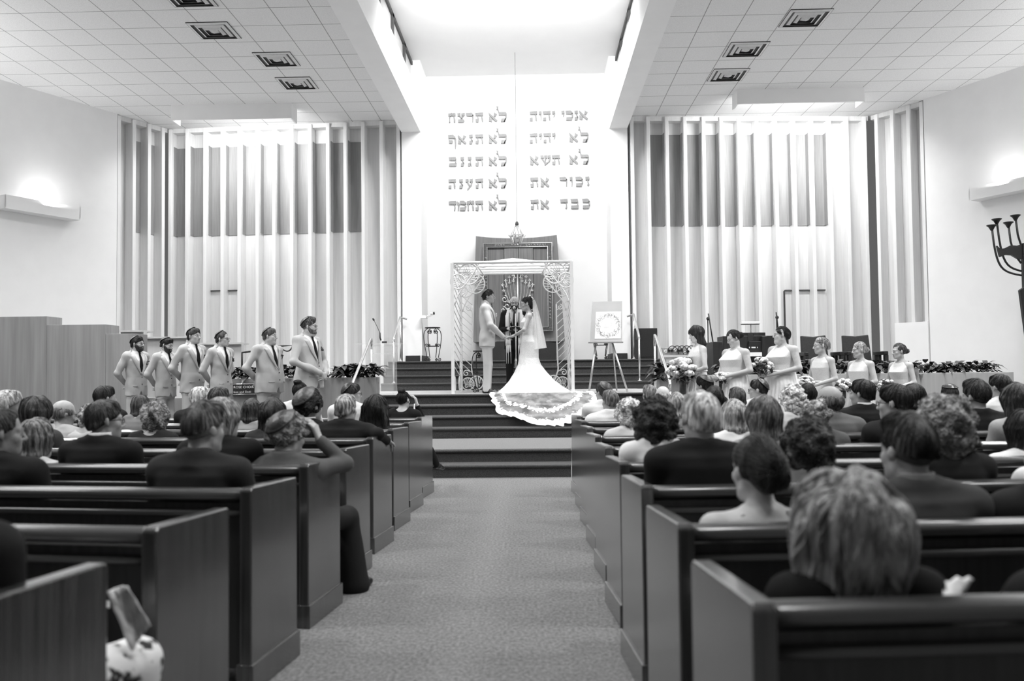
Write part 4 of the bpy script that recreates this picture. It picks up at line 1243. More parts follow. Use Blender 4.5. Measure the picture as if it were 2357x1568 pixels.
m = MB(); c = at_y(1728, 746, 15.84); m.tube([(c[0], 15.84, c[2]), (c[0], 15.84, at_y(1728, 776, 15.84)[2])], .008, 6); m.build('stem', M_SILV, ml)

for i, (x0, y0, x1, y1, xp, lab) in enumerate(((1630.5, 722, 1643, 800, 1629, 'black microphone stand with a slanted boom left of the piano'), (1786.5, 719, 1792, 765, 1787.5, 'black microphone stand behind the piano'))):
    yy = 16.4
    e = tag(empty('microphone_stand', (at_y(xp, 800, yy)[0], yy, CZ)), lab, 'microphone stand', 'black microphone stands')
    m = MB(); a = at_y(xp, y0 + 12, yy); m.tube([(a[0], yy, CZ + .02), tuple(a)], .012, 8); m.build('pole', M_BLK, e)
    m = MB(); m.tube([at_y(x0, y0, yy - .05), at_y(x1, y1, yy - .05)], .013, 8); m.build('boom', M_BLK, e)
    m = MB(); m.ball((a[0], yy - .03, a[2]), .035, 8, 6); m.build('clamp', M_BLK, e)
    m = MB()
    for k in range(3):
        q = RAD(90 + 120 * k); m.tube([(a[0], yy, CZ + .18), (a[0] + .26 * math.cos(q), yy + .26 * math.sin(q), CZ + .012)], .01, 6)
    m.build('tripod', M_BLK, e)

M_CH = noise_mat('chair_dark', .03, .6, .25, (40, 40, 40), .15)
def armchair(p0, p1, ptop, y, label):
    a, b = at_y(p0, ptop, y), at_y(p1, ptop, y)
    x0, x1, zt_ = a[0], b[0], a[2]
    e = tag(empty('armchair', ((x0 + x1) / 2, y, CZ)), label, 'chair', 'high-backed chairs on the platform')
    m = MB(); m.prism([(x0, zt_), ((x0 + x1) / 2, zt_ - .02), (x1, zt_ + .01), (x1 + .05, CZ + .42), (x0 - .0, CZ + .42)], 0, .08, lambda q, z, h: (q, y + h + (z - CZ) * .08, z)); m.build('backrest', M_CH, e, bevel=.015)
    m = MB(); m.box((x0 - .05, y - .48, CZ + .38), (x1 + .07, y + .06, CZ + .48)); m.build('seat', M_CH, e, bevel=.02)
    for x in (x0 - .10, x1 + .08):
        m = MB(); m.box((x, y - .42, CZ + .62), (x + .08, y + .1, CZ + .69)); ar = m.build('armrest', M_BLACK, e, bevel=.012)
        for yq in (y - .40, y - .15):
            m = MB(); m.box((x + .01, yq, CZ + .48), (x + .06, yq + .05, CZ + .62)); m.build('arm_post', M_BLACK, ar)
        for yy in (y - .44, y + .02):
            m = MB(); m.box((x + .01, yy, CZ), (x + .07, yy + .06, CZ + .62)); m.build('leg', M_BLACK, e)
armchair(1847, 1904, 773, 16.1, 'dark high-backed chair behind the fourth bridesmaid')
armchair(1943, 2003, 772, 16.1, 'dark high-backed chair behind the fifth bridesmaid')
ps = tag(empty('floor_bollard', (at_y(1830, 830, 15.2)[0], 15.2, CZ)), 'short dark turned post right of the piano', 'post')
c = at_y(1831, 812, 15.2)
m = MB(); m.lathe([(.06, 0), (.06, .12), (.045, .3), (.03, c[2] - CZ - .1), (.028, c[2] - CZ)], (c[0], 15.2, CZ), 12); m.build('shaft', M_BLACK, ps)

# big branched candelabrum on the right wall
cy_ = 14.9
P = lambda px, py: Vector(at_y(px, py, cy_))
cb = tag(empty('candelabrum', (P(2365, 800).x, cy_, 0.0)), 'tall black iron branched candelabrum before the right wall', 'candelabrum')
cx_ = P(2366, 600).x
m = MB(); zq = lambda q: P(2360, q).z
hw_ = [(.10, zq(560)), (.10, zq(662)), (.17, zq(668)), (.07, zq(800)), (.05, .02)]
ps_ = [(cx_ - a, z) for a, z in hw_] + [(cx_ + a, z) for a, z in hw_[::-1]]
m.prism(ps_, cy_ - .04, cy_ + .04, lambda a, b, h: (a, h, b)); m.build('stem', M_BLACK, cb, bevel=.008)
m = MB(); m.lathe([(.35, 0), (.35, .04), (.1, .12)], (cx_, cy_, 0), 20); m.build('base', M_BLACK, cb)
m = MB()
top = [(2294, 566), (2301, 573), (2312, 572), (2326, 565), (2340, 566), (2357, 560), (2376, 561), (2392, 568), (2406, 566), (2420, 573), (2437, 566)]
bot = [(2432, 585), (2418, 592), (2404, 588), (2390, 597), (2366, 600), (2342, 596), (2328, 588), (2314, 587), (2301, 592)]
m.prism([(P(a, b).x, P(a, b).z) for a, b in top + bot], cy_ - .02, cy_ + .03, lambda a, b, h: (a, h, b)); m.build('band', M_BLACK, cb)
for k, (px, py, q) in enumerate(((2285, 522, 634), (2297, 508, 624), (2323.5, 516, 606), (2340.5, 500, 590))):
    for s in (1, -1):
        X = lambda p: P(p, 600).x if s > 0 else 2 * cx_ - P(p, 600).x
        m = MB(); m.tube([(X(px), cy_, P(2360, py).z)] + bez((X(px + 4), cy_, P(2360, py + 40).z), (X(px + 12), cy_, P(2360, q - 15).z), (X(px + 22), cy_, P(2360, q - 8).z), (X(2350), cy_, P(2360, q).z), 10), .018, 7); br_ = m.build('branch', M_BLACK, cb)
        m = MB(); m.lathe([(.02, -.06), (.05, 0), (.085, .03), (.08, .04)], (X(px), cy_, P(2360, py).z), 12); m.build('cup', M_BLACK, br_)
# ------------------------------------------------------------------ pews
PEW_ANG = {'L': RAD(7), 'R': RAD(-4.5)}
PEW_X = {'L': -1.19, 'R': 0.42}
PEW_Y = lambda k: 9.74 - 0.9275 * (k - 1)
PL_ = 6.4


def make_pew(b):
    s = -1 if b == 'L' else 1
    root = empty('pew')
    B = lambda nm, mb, mat, par=root, bev=0.0: mb.build(nm, mat, par, world=False, bevel=bev)
    X = lambda a: s * a
    for xo in (0.0, PL_):
        m = MB()
        prof = [(-.5, 0), (0, 0), (0, .865), (-.01, .88), (-.485, .895), (-.5, .88)]
        m.prism(prof, X(xo), X(xo + .055), lambda a, z, h: (h, a, z))
        e = B('end_panel', m, M_PEW, bev=.006)
        m = MB(); x0, x1 = sorted((X(xo - .012), X(xo + .067))); m.box((x0, -.51, 0), (x1, .01, .125)); B('plinth', m, M_PEW, e, .004)
    m = MB(); m.prism([(-.43, .08), (-.40, .08), (-.42, .82), (-.45, .82)], X(.055), X(PL_), lambda a, z, h: (h, a, z)); B('backrest', m, M_PEWB)
    m = MB()
    pr = [(-.435 + .038 * math.cos(t) * (1.25 if math.cos(t) < 0 else 1), .855 + .03 * math.sin(t)) for t in [2 * math.pi * i / 16 for i in range(16)]]
    m.prism(pr, X(.055), X(PL_), lambda a, z, h: (h, a, z)); m.sm = [False] * 2 + [True] * 16; B('top_rail', m, M_PEWR)
    m = MB()
    pr = [(-.452 + .022 * math.cos(t), .775 + .016 * math.sin(t)) for t in [2 * math.pi * i / 10 for i in range(10)]]
    m.prism(pr, X(.055), X(PL_), lambda a, z, h: (h, a, z)); m.sm = [False] * 2 + [True] * 10; B('moulding', m, M_PEWR)
    m = MB(); m.prism([(-.40, .40), (.0, .42), (.0, .455), (-.40, .435)], X(.055), X(PL_), lambda a, z, h: (h, a, z)); B('seat', m, M_PEWB, bev=.008)
    return root


ORD = ['front', 'second', 'third', 'fourth', 'fifth', 'sixth', 'seventh', 'eighth', 'ninth']
for b in 'LR':
    proto = make_pew(b)
    for k in range(1, 10):
        o = proto if k == 1 else copy_tree(proto)
        o.location = (PEW_X[b], PEW_Y(k), 0); o.rotation_euler = (0, 0, -PEW_ANG[b])
        side = 'left' if b == 'L' else 'right'
        lab = {1: 'dark wooden pew nearest the steps, %s of the aisle' % side, 9: 'dark wooden pew nearest the camera, %s of the aisle' % side, 8: 'dark wooden pew next nearest the camera, %s of the aisle' % side}.get(k, 'dark wooden pew, %s row from the steps, %s of the aisle' % (ORD[k - 1], side))
        tag(o, lab, 'pew', 'pews %s of the aisle' % side)
# ------------------------------------------------------------------ people: head, hair, hands, clothes
HB, HR = (0, -.014, .030), (.0755, .0965, .090)


class Frame:
    def __init__(self, c, R=None, s=1.0):
        self.c, self.R, self.s = _arr(c), np.eye(3) if R is None else R, s

    def __call__(self, p): return self.c + self.R @ (_arr(p) * self.s)


def add_head(S, fr, fem=False, fat=0.0, k=.012):
    s = fr.s
    E = lambda c, r, sub=False, k=k, R=None: S.ell(fr(c), _arr(r) * s, fr.R if R is None else fr.R @ R, k * s, sub)
    K = lambda a, b, ra, rb=None, k=k: S.cap(fr(a), fr(b), ra * s, (rb or ra) * s, k * s)
    j = .054 if fem else .060
    E(HB, HR)
    E((0, .028, -.045), (j + fat * .02, .060, .076), k=.02)
    E((0, .060, -.092), (.024 + fat * .012, .024, .022), k=.02)
    for x in (-1, 1):
        K((x * .045, .0, -.06), (x * .022, .058, -.092), .018 + fat * .01, .016, k=.02)
        E((x * .040, .056, -.022), (.022 + fat * .008, .020, .022), k=.018)
        K((x * .012, .083, .024), (x * .046, .068, .022), .010, .009, k=.012)
        E((x * .031, .094, .004), (.014, .014, .011), True, k=.014)
        E((x * .031, .0755, .004), (.0125, .0125, .0115), k=.002)
        E((x * .081, -.012, -.006), (.0065, .018, .029), R=rot(-24 * x), k=.006)
        E((x * .012, .097, -.035), (.0085, .010, .008), k=.006)
    K((0, .084, .014), (0, .107, -.028), .0080, .0108, k=.010)
    K((-.019, .083, -.056), (.019, .083, -.056), .0065, k=.006); K((-.017, .0825, -.068), (.017, .0825, -.068), .0075, k=.006)
    E((0, .099, -.062), (.030, .006, .0016), True, k=.004)
    if fat: E((0, .03, -.115), (.05, .055, .035), k=.03)


def hand(S, w, d, n, side=1, curl=(25, 35), s=1.0, thumb=35, spread=1.0):
    """palm and five separate fingers; d: pointing direction, n: the way the palm faces"""
    w, d, n = _arr(w), _arr(d), _arr(n)
    d = d / np.linalg.norm(d); n = n - d * (n @ d); n = n / np.linalg.norm(n)
    t = np.cross(d, n) * side
    for q, L in ((.030, .085), (.011, .092), (-.010, .088), (-.029, .078)):
        S.cap(w + (d * .012 + t * q * .6) * s, w + (d * L + t * q) * s, .0135 * s, .0115 * s, .012 * s)
    for q, L0, l1, l2, r in ((.031, .086, .040, .038, .0085), (.011, .094, .044, .044, .0088), (-.010, .089, .040, .040, .0085), (-.030, .078, .032, .032, .0075)):
        p = w + (d * L0 + t * q) * s
        a1, a2 = RAD(curl[0]), RAD(curl[0] + curl[1])
        sp = t * (q * 1.6 * (spread - 1))
        p1 = p + (d * math.cos(a1) + n * math.sin(a1)) * l1 * s + sp * s
        p2 = p1 + (d * math.cos(a2) + n * math.sin(a2)) * l2 * s + sp * s
        S.cap(p, p1, r * 1.05 * s, r * s, .006 * s); S.cap(p1, p2, r * s, r * .85 * s, .004 * s)
    b = w + (d * .028 + t * .026) * s
    a = RAD(thumb)
    p1 = b + (d * math.cos(a) + t * math.sin(a) + n * .25) * .040 * s
    p2 = p1 + (d * .85 + t * .25 + n * .45) * .034 * s
    S.cap(b, p1, .0125 * s, .0105 * s, .010 * s); S.cap(p1, p2, .0105 * s, .009 * s, .004 * s)


def hair_mesh(style, seed=1, res=.007, big=1.0):
    """hair in head space; returns vertices, faces"""
    S = SDF(); nz = (.004, 70, seed, (1, 1, .25))
    off = lambda t, ty=None: tuple(_arr(HR) + _arr((t, t if ty is None else ty, t)))

    def face(c=(0, .112, -.045), r=(.068, .062, .105)):
        S.ell(c, r, k=.012, sub=True)

    def under(z0=-.062, sl=.5):
        S.cut(lambda P: P[..., 2] - (z0 + np.clip(P[..., 1] + .10, 0, .3) * sl), (-.2, -.2, -.4), (.2, .2, max(z0, .10)), .010)

    def ears():
        for x in (-1, 1): S.ell((x * .094, -.006, -.010), (.022, .020, .029), k=.006, sub=True)
    if style == 'clipped':
        S.ell(HB, tuple(_arr(HR) + .0035), k=.01); face((0, .115, -.035), (.082, .072, .112)); under(-.066, .58); ears()
        nz = (.0008, 160, seed)
    elif style in ('short', 'fade', 'recede', 'quiff'):
        t = {'short': .012, 'fade': .007, 'recede': .007, 'quiff': .010}[style]
        S.ell(HB, tuple(_arr(HR) + _arr((t * .3, t * .9, t))), k=.01)
        S.cap((-.035, -.056, -.030), (.035, -.060, -.030), .038, k=.02)
        if style == 'quiff':
            S.cap((-.03, .052, .100), (.03, .056, .100), .024, k=.03); S.cap((0, -.02, .115), (0, .05, .105), .030, k=.03)
        if style == 'short': S.cap((-.03, .045, .098), (.035, .045, .095), .018, k=.03)
        face((0, .115, -.035) if style != 'recede' else (0, .115, .0), (.082, .072, .112) if style != 'recede' else (.085, .080, .118))
        under(-.060, .60) if style in ('short', 'recede') else under(-.018, .30); ears()
        nz = (.0022, 90, seed, (1, 1, .3))
    elif style == 'fringe':          # bald crown, hair round the sides and back
        S.ell((0, -.016, .005), tuple(_arr(HR) + _arr((.009, .008, -.012))), k=.01)
        S.ell((0, .01, .115), (.068, .088, .062), k=.02, sub=True)
        face((0, .10, 0), (.078, .085, .12)); under(-.075, .55); ears()
        nz = (.004, 80, seed, (1, 1, .4))
    elif style in ('curly', 'bigcurly', 'afro', 'permed', 'tousled'):
        t = {'tousled': .036, 'curly': .022, 'permed': .026, 'bigcurly': .045, 'afro': .055}[style] * big
        S.ell((0, -.018, .026), off(t), k=.03)
        if style in ('bigcurly',):
            S.ell((0, -.040, -.085), (.130 * big, .088, .085), k=.05); S.ell((0, -.03, .02), (.118 * big, .12, .115), k=.04)
        if style == 'tousled':
            S.ell((0, -.040, -.085), (.128 * big, .085, .095), k=.05); S.ell((0, -.03, .005), (.112 * big, .115, .115), k=.04)
        if style == 'afro': S.ell((0, -.03, -.04), (.125 * big, .10, .09), k=.05)
        if style == 'permed': S.ell((0, -.045, -.055), (.088, .06, .055), k=.03)
        face((0, .13, -.045), (.068, .075, .10))
        if style == 'curly': under(-.085, .6); ears()
        else: under({'permed': -.115, 'bigcurly': -.15, 'tousled': -.17, 'afro': -.13}[style], .25)
        nz = (.012 * (1.0 if style == 'curly' else 1.25), 75 if style == 'curly' else 66, seed)
        if style == 'tousled': nz = (.014, 62, seed, (1, 1, .38))
    elif style in ('bob', 'long', 'shoulder', 'straight'):
        zb, a, b = {'bob': (-.125, .092, .085), 'straight': (-.16, .088, .08), 'shoulder': (-.20, .092, .07), 'long': (-.32, .112, .075)}[style]
        S.ell((0, -.016, .030), off(.014 + .010 * (style == 'long')), k=.02)
        zs = [zb, zb + .04, -.06, .02]
        aa = [a * .80, a, a * .98, .088]
        S.loft(zs, aa, [b * .6, b * .9, b, .09], [-.055, -.05, -.03, -.018], k=.03)
        face((0, .118, -.06), (.066, .075, .115)); face((0, .12, -.20), (.075, .10, .12))
        nz = (.005 + .004 * (style == 'long'), 62, seed, (1, 1, .12 + .1 * (style == 'long')))
    elif style in ('updo', 'bun', 'topbun', 'twist'):
        S.ell((0, -.020, .031), tuple(_arr(HR) + _arr((.005, .008, .012))), k=.02)
        face((0, .125, -.022), (.095, .088, .110)); under(-.062, .62); ears()
        if style == 'updo':
            S.ell((0, -.098, .010), (.060, .048, .060), k=.03); S.ell((.02, -.11, -.03), (.034, .03, .03), k=.02); S.ell((-.025, -.108, -.035), (.03, .03, .028), k=.02)
        elif style == 'bun': S.ell((0, -.125, .0), (.048, .042, .046), k=.014)
        elif style == 'topbun': S.ell((0, -.060, .132), (.046, .046, .036), k=.012)
        else: S.ell((.0, -.092, -.015), (.062, .055, .075), k=.03); S.ell((0, -.05, .10), (.05, .06, .03), k=.03)
        nz = (.006, 60, seed, (1, 1, .5))
    return S.mesh(res, nz)


def kippah_mesh(tilt=25, lift0=.019, res=10):
    """skullcap on the crown in head space"""
    R = rot(0, tilt)
    V, F = [], []
    n = 24
    for i in range(res + 1):
        a = RAD(2 + 52 * i / res)
        for j in range(n):
            t = 2 * math.pi * j / n
            d = R @ _arr((math.sin(a) * math.cos(t), math.sin(a) * math.sin(t), math.cos(a)))
            lift = lift0 + (.005 if i == res else 0) + .0025 * math.cos(4 * t) * (i / res)
            V.append(_arr(HB) + d * (_arr(HR) + lift))
    for i in range(res):
        for j in range(n):
            F.append((i * n + j, (i + 1) * n + j, (i + 1) * n + (j + 1) % n, i * n + (j + 1) % n))
    F.append(tuple(range(n)))
    V += [v * 0.985 for v in V[-n:]]
    b = len(V) - n
    F += [(res * n + j, b + j, b + (j + 1) % n, res * n + (j + 1) % n) for j in range(n)]
    return np.array(V), F


def on_head(fr, V): return fr.c + (np.asarray(V) * fr.s) @ fr.R.T


def strand_mesh(V, F, n, curly, seed, r=.0022, knot=None):
    """locks lying on the hair surface, combed away from the crown (or curled)"""
    rs = np.random.RandomState(seed)
    N_ = np.zeros_like(V)
    a, b, c = V[F[:, 0]], V[F[:, 1]], V[F[:, 2]]
    fn = np.cross(b - a, c - a)
    for j in range(4): np.add.at(N_, F[:, j], fn)
    N_ /= np.linalg.norm(N_, axis=1, keepdims=True) + 1e-12
    ok = np.nonzero((V[:, 1] < .09) | (V[:, 2] > .05))[0]
    idx = rs.choice(ok, n); wh = _arr((.012, -.045, .125))
    paths = []
    cur = V[idx].copy(); nn = N_[idx]
    steps = 7
    tw = rs.uniform(0, 6.28, n); sgn = rs.choice([-1, 1], n)
    for i in range(steps):
        if curly:
            d = np.cross(nn, rs.normal(size=3) * .2 + np.stack([np.sin(tw), np.cos(tw), sgn * .8], 1))
            tw = tw + .9 * sgn
        elif knot is not None:
            d = _arr(knot) - cur; d = d / (np.linalg.norm(d, axis=1, keepdims=True) + 1e-9) + rs.normal(size=(n, 3)) * .12 + [0, 0, .15]
        else:
            d = (cur - wh) * [1, 1, .6]; d = d / (np.linalg.norm(d, axis=1, keepdims=True) + 1e-9) + [0, 0, -.55] + rs.normal(size=(n, 3)) * .10
        d = d - nn * (d * nn).sum(1, keepdims=True); d /= np.linalg.norm(d, axis=1, keepdims=True) + 1e-9
        paths.append(cur + nn * (.0005 + (.004 * math.sin(math.pi * i / (steps - 1)) if curly else .0012)))
        q = cur + d * (.009 if curly else .013)
        D2 = (q ** 2).sum(1)[:, None] - 2 * q @ V.T + (V ** 2).sum(1)[None]
        j = D2.argmin(1); near = V[j]; nn = N_[j]
        cur = q - nn * ((q - near) * nn).sum(1, keepdims=True)
    Pn = np.stack(paths, 1)                       # n, steps, 3
    T = np.gradient(Pn, axis=1); T /= np.linalg.norm(T, axis=2, keepdims=True) + 1e-9
    U = np.cross(T, [.31, .5, .81]); U /= np.linalg.norm(U, axis=2, keepdims=True) + 1e-9
    Wv = np.cross(T, U)
    rad = (r * rs.uniform(.6, 1.3, n))[:, None, None, None] * np.array([.35, .8, 1, 1, 1, .8, .3])[None, :, None, None]
    ring = np.stack([U * math.cos(t) + Wv * math.sin(t) for t in (0, 1.571, 3.142, 4.712)], 2)
    SV = (Pn[:, :, None] + ring * rad).reshape(-1, 3)
    k = np.arange(n)[:, None, None] * steps * 4; s_ = np.arange(steps - 1)[None, :, None] * 4; q = np.arange(4)[None, None]; q1 = (q + 1) % 4
    SF = np.stack([k + s_ + q, k + s_ + q1, k + s_ + 4 + q1, k + s_ + 4 + q], -1).reshape(-1, 4)
    return np.concatenate([V, SV]), np.concatenate([F, SF + len(V)])


def add_hair(o, fr, style, grey, seed, res=.007, big=1.0, locks=260):
    if style in ('fade', 'quiff'):
        V, F = hair_mesh('clipped', seed, res)
        mesh_from('clipped_hair', on_head(fr, V), F, noise_mat('clipped_%03d' % int(grey * 1000), grey * 1.8 + .02, .7, .3, (150, 150, 150), .4), o, world=False)
    V, F = hair_mesh(style, seed, res, big)
    curly = style in ('curly', 'bigcurly', 'afro', 'permed')
    rl = .0042 if style == 'tousled' else .0022
    if locks: V, F = strand_mesh(V, F, int(locks * (1.3 if curly or style in ('long', 'shoulder', 'straight') else 1)), curly, seed, rl, knot={'updo': (0, -.12, .0), 'bun': (0, -.14, 0), 'twist': (0, -.12, -.03), 'topbun': (0, -.06, .17)}.get(style))
    return mesh_from('hair', on_head(fr, V), F, hairm(grey, curly), o, world=False)


def add_kippah(o, fr, grey, tilt=46, lift=.019):
    V, F = kippah_mesh(tilt, lift)
    m = noise_mat('kippah_%03d' % int(grey * 1000), grey, .35, .3, (50, 50, 50), .3)
    return mesh_from('kippah', on_head(fr, V), F, m, o, world=False)


def add_glasses(o, fr, grey=.02):
    m = MB()
    for x in (-1, 1):
        m.tube([fr((x * .032 + .021 * math.cos(t), .098 - .004 * abs(math.cos(t)), .002 + .016 * math.sin(t))) for t in [2 * math.pi * i / 16 for i in range(16)]], .0022 * fr.s, 5, True)
        m.tube([fr((x * .053, .094, .006)), fr((x * .077, .075, .008)), fr((x * .083, -.005, .006))], .0022 * fr.s, 5)
    m.tube([fr((-.011, .1, .006)), fr((.011, .1, .006))], .0022 * fr.s, 5)
    return m.build('glasses', noise_mat('glasses_frame', grey, .3, .2, (60, 60, 60)), o, world=False)


def add_beard(o, fr, grey, seed=3, stubble=False):
    S = SDF()
    g = .004 if stubble else .008
    S.ell((0, .030, -.048), (.061 + g * .6, .060 + g, .078 + g), k=.02); S.ell((0, .060, -.094), (.026 + g, .026 + g, .026 + g), k=.02)
    for x in (-1, 1): S.cap((x * .062, .0, -.03), (x * .030, .058, -.085), .014 + g, .018 + g, .02)
    S.cut(lambda P: -(P[..., 2] + np.where(P[..., 1] > .055, .044, .022) - np.where(P[..., 1] < .02, .02, 0)), (-.2, -.2, -.05), (.2, .2, .12), .01)
    S.cut(lambda P: P[..., 1] - (-.002), (-.2, -.2, -.2), (.2, 0, .1), .008)
    S.ell((0, .094, -.062), (.021, .02, .009), k=.006, sub=True)
    V, F = S.mesh(.006, (.002, 140, seed))
    return mesh_from('beard', on_head(fr, V), F, hairm(grey), o, world=False)


def add_face(o, fr, brow=.03):
    """eyes, brows and lips"""
    for x in (-1, 1):
        m = MB(); m.ball(fr((x * .031, .0825, .0035)), _arr((.0075, .0062, .0050)) * fr.s, 10, 7); m.build('eye', M_EYE, o, world=False)
        m = MB(); m.tube([fr((x * .014, .0895, .0255)), fr((x * .030, .0850, .0285)), fr((x * .046, .0730, .023))], .0028 * fr.s, 6); m.build('eyebrow', hairm(brow), o, world=False)
    m = MB()
    m.tube([fr((-.019, .0865, -.0585)), fr((-.006, .092, -.0565)), fr((.006, .092, -.0565)), fr((.019, .0865, -.0585))], .0035 * fr.s, 6)
    m.tube([fr((-.016, .0865, -.0665)), fr((0, .0925, -.0685)), fr((.016, .0865, -.0665))], .0042 * fr.s, 6)
    m.build('lips', M_LIP, o, world=False)


def loft_y(prof, x, z, n=2.4):
    """front surface of a torso loft at (x, z)"""
    zs, a, b, yc = prof
    A, B, C_ = np.interp(z, zs, a), np.interp(z, zs, b), np.interp(z, zs, yc)
    return C_ + B * max(0.0, 1 - abs(x / A) ** n) ** (1 / n)


# ------------------------------------------------------------------ standing men in suits
def standing_man(label, loc, face, H, w=1.0, pose='back', hy=0, hp=0, style='short', hair=.03, skin_g=.42, suit=.42, trou=None, belly=0.0,
                 beard=None, glasses=False, kip=None, tie=.012, flower=True, res=.008, stubble=False, arms=None, collar_open=False, fat=0.0, group=None, shoe=.012):
    trou = suit if trou is None else trou
    s = H / 1.78
    hc = (0, .035, 1.655)
    fr = Frame(hc, rot(hy, hp), 1.0)
    sh = .185 * w
    if arms is None:
        if pose == 'back': arms = [((x * (.285 * w + .01), -.10, 1.17), (x * .07, -.17 - belly * .3, 1.00), (-x * .7, -.2, -.5), (0, -1, 0)) for x in (-1, 1)]
        elif pose == 'front': arms = [((x * (.285 * w + .01), .03, 1.16), (x * .055, .235 + belly, 1.0), (-x * .8, .15, -.5), (0, -1, 0)) for x in (-1, 1)]
        else: arms = [((x * (.26 * w), -.02, 1.17), (x * .27 * w, .06, .93), (0, .1, -1), (-x, 0, 0)) for x in (-1, 1)]
    zs = [.80, .95, 1.10, 1.25, 1.38, 1.455, 1.51, 1.545]
    a = [x * w for x in (.195, .19, .172, .183, .192, .178, .125)] + [.070]
    b = [.13 + belly, .135 + belly * 1.1, .122 + belly, .133 + belly * .4, .135, .115, .085, .062]
    yc = [0 + belly * .5, .0 + belly * .6, .005 + belly * .5, .005 + belly * .2, 0, -.008, -.012, -.012]
    # body
    B = SDF(); add_head(B, fr, fat=fat)
    B.cap((0, -.015, 1.48), fr((0, -.02, -.075)), .062 + fat * .012, .057 + fat * .01, .02)
    B.loft(zs[1:], [q - .022 for q in a[1:]], [q - .022 for q in b[1:]], yc[1:], k=.03)
    for x, (e, wr_, d, n) in zip((-1, 1), arms):
        B.cap((x * sh, -.01, 1.45), e, .045, .038, .03); B.cap(e, wr_, .036, .026, .02)
        hand(B, wr_, d, n, side=-x, s=1.03)
        B.cap((x * .09, 0, .93), (x * .10, .012, .50), .075, .052, .03); B.cap((x * .10, .012, .50), (x * .105, -.01, .10), .05, .036, .02); B.cap((x * .105, -.02, .05), (x * .12, .11, .035), .035, .03, .02)
    V, F = B.mesh(res)
    o = mesh_from('person', V, F, skin(skin_g)); o.location = loc; o.rotation_euler = (0, 0, RAD(face)); o.scale = (s, s, s)
    tag(o, label, 'person', group)
    # jacket with V opening
    J = SDF(); J.loft(zs, a, b, yc, k=.02)
    for x, (e, wr_, d, n) in zip((-1, 1), arms):
        J.cap((x * .10 * w, -.014, 1.475), (x * sh, -.01, 1.452), .052, .062, .04); J.cap((x * sh, -.01, 1.452), e, .064, .052, .035); J.cap(e, _arr(e) + (_arr(wr_) - _arr(e)) * .93, .052, .040, .025)
    for x in (-1, 1): J.cap((x * .045, -.035, 1.515), (x * .15 * w, -.018, 1.475), .040, .050, .03)
    J.loft([1.49, 1.53, 1.575, 1.60], [.105, .086, .079, .077], [.098, .084, .080, .078], [-.02, -.016, -.012, -.012], n=2, k=.02)
    J.cut(lambda P: (1.578 - P[..., 1] * .65) - P[..., 2], (-.12, -.12, 1.50), (.12, .12, 1.64), .004)
    J.cut(lambda P: np.linalg.norm(P[..., :2] - _arr((0, -.008)), axis=-1) - .068, (-.07, -.08, 1.54), (.07, .07, 1.64), .003)
    zv = 1.13
    J.cut(lambda P: np.maximum(np.abs(P[..., 0]) - (P[..., 2] - zv) * .30, .012 - P[..., 1]), (-.13, 0, zv), (.13, .3, 1.64), .004)
    J.cut(lambda P: np.maximum(np.abs(P[..., 0]) - (.885 - P[..., 2]) * .40, .03 - P[..., 1]), (-.09, 0, .75), (.09, .4, .90), .01)
    V, F = J.mesh(.0085, (.0055, 32, int(H * 1000) % 97, (1, 1, .75)))
    jk = mesh_from('jacket', V, F, cloth(suit), o, world=False)
    prof = (zs, a, b, yc)
    for x in (-1, 1):          # lapels
        m = MB(); P = []
        for t in [i / 10 for i in range(11)]:
            z = zv + .01 + t * .33; xi = (z - zv) * .30; ww = .01 + .06 * math.sin(math.pi * min(1, t * 1.05) * .62)
            P.append([(x * q, loft_y(prof, q, z) + .010 + (.004 if i else 0), z) for i, q in enumerate((xi, xi + ww * .5, xi + ww))])
        m.grid(P if x > 0 else [r[::-1] for r in P]); m.build('lapel', cloth(suit * .96), jk, world=False, solid=.006)
    for x in (-1, 1):
        P = [[(x * q, loft_y(prof, q, z) + .004, z) for q in (.07 * w, .10 * w, .125 * w, .145 * w)] for z in (.955, .966)]
        m = MB(); m.grid(P if x < 0 else P[::-1]); m.build('pocket_flap', cloth(suit * .85), jk, world=False, solid=.004)
    m = MB()
    for z in (1.10, .99): m.ball((-.012, loft_y(prof, .0, z) + .004, z), (.009, .006, .009), 8, 6)
    m.build('button', M_BLK, jk, world=False)
    # shirt
    Sh = SDF(); Sh.loft(zs[2:], [q - .014 for q in a[2:]], [q - .012 for q in b[2:]], yc[2:], k=.01)
    Sh.loft([1.50, 1.53, 1.58, 1.605], [.080, .070, .067, .066], [.080, .070, .067, .066], [-.006, -.006, -.004, -.004], n=2, k=.01)
    Sh.cut(lambda P: (1.588 - P[..., 1] * .60) - P[..., 2], (-.12, -.12, 1.50), (.12, .12, 1.64), .003)
    Sh.cut(lambda P: np.linalg.norm(P[..., :2] - _arr((0, -.004)), axis=-1) - .0605, (-.06, -.07, 1.56), (.06, .07, 1.64), .003)
    V, F = Sh.mesh(.008); mesh_from('shirt', V, F, cloth(.82), o, world=False)
    if tie is not None:
        m = MB(); sp = (zs, [q - .014 for q in a], [q - .012 for q in b], yc); P = []
        for z, hw in ((1.535, .010), (1.525, .020), (1.50, .017), (1.48, .015), (1.40, .022), (1.30, .029), (1.20, .033), (1.12, .028)):
            y = loft_y(sp, 0, z) + .012
            if z < 1.25: y -= (1.25 - z) * .28
            if z > 1.49: y = .078 + (1.535 - z) * .35
            P.append([(-hw, y - .004, z), (0, y + .004, z), (hw, y - .004, z)])
        m.grid(P[::-1]); m.build('tie', cloth(tie), o, world=False, solid=.008)
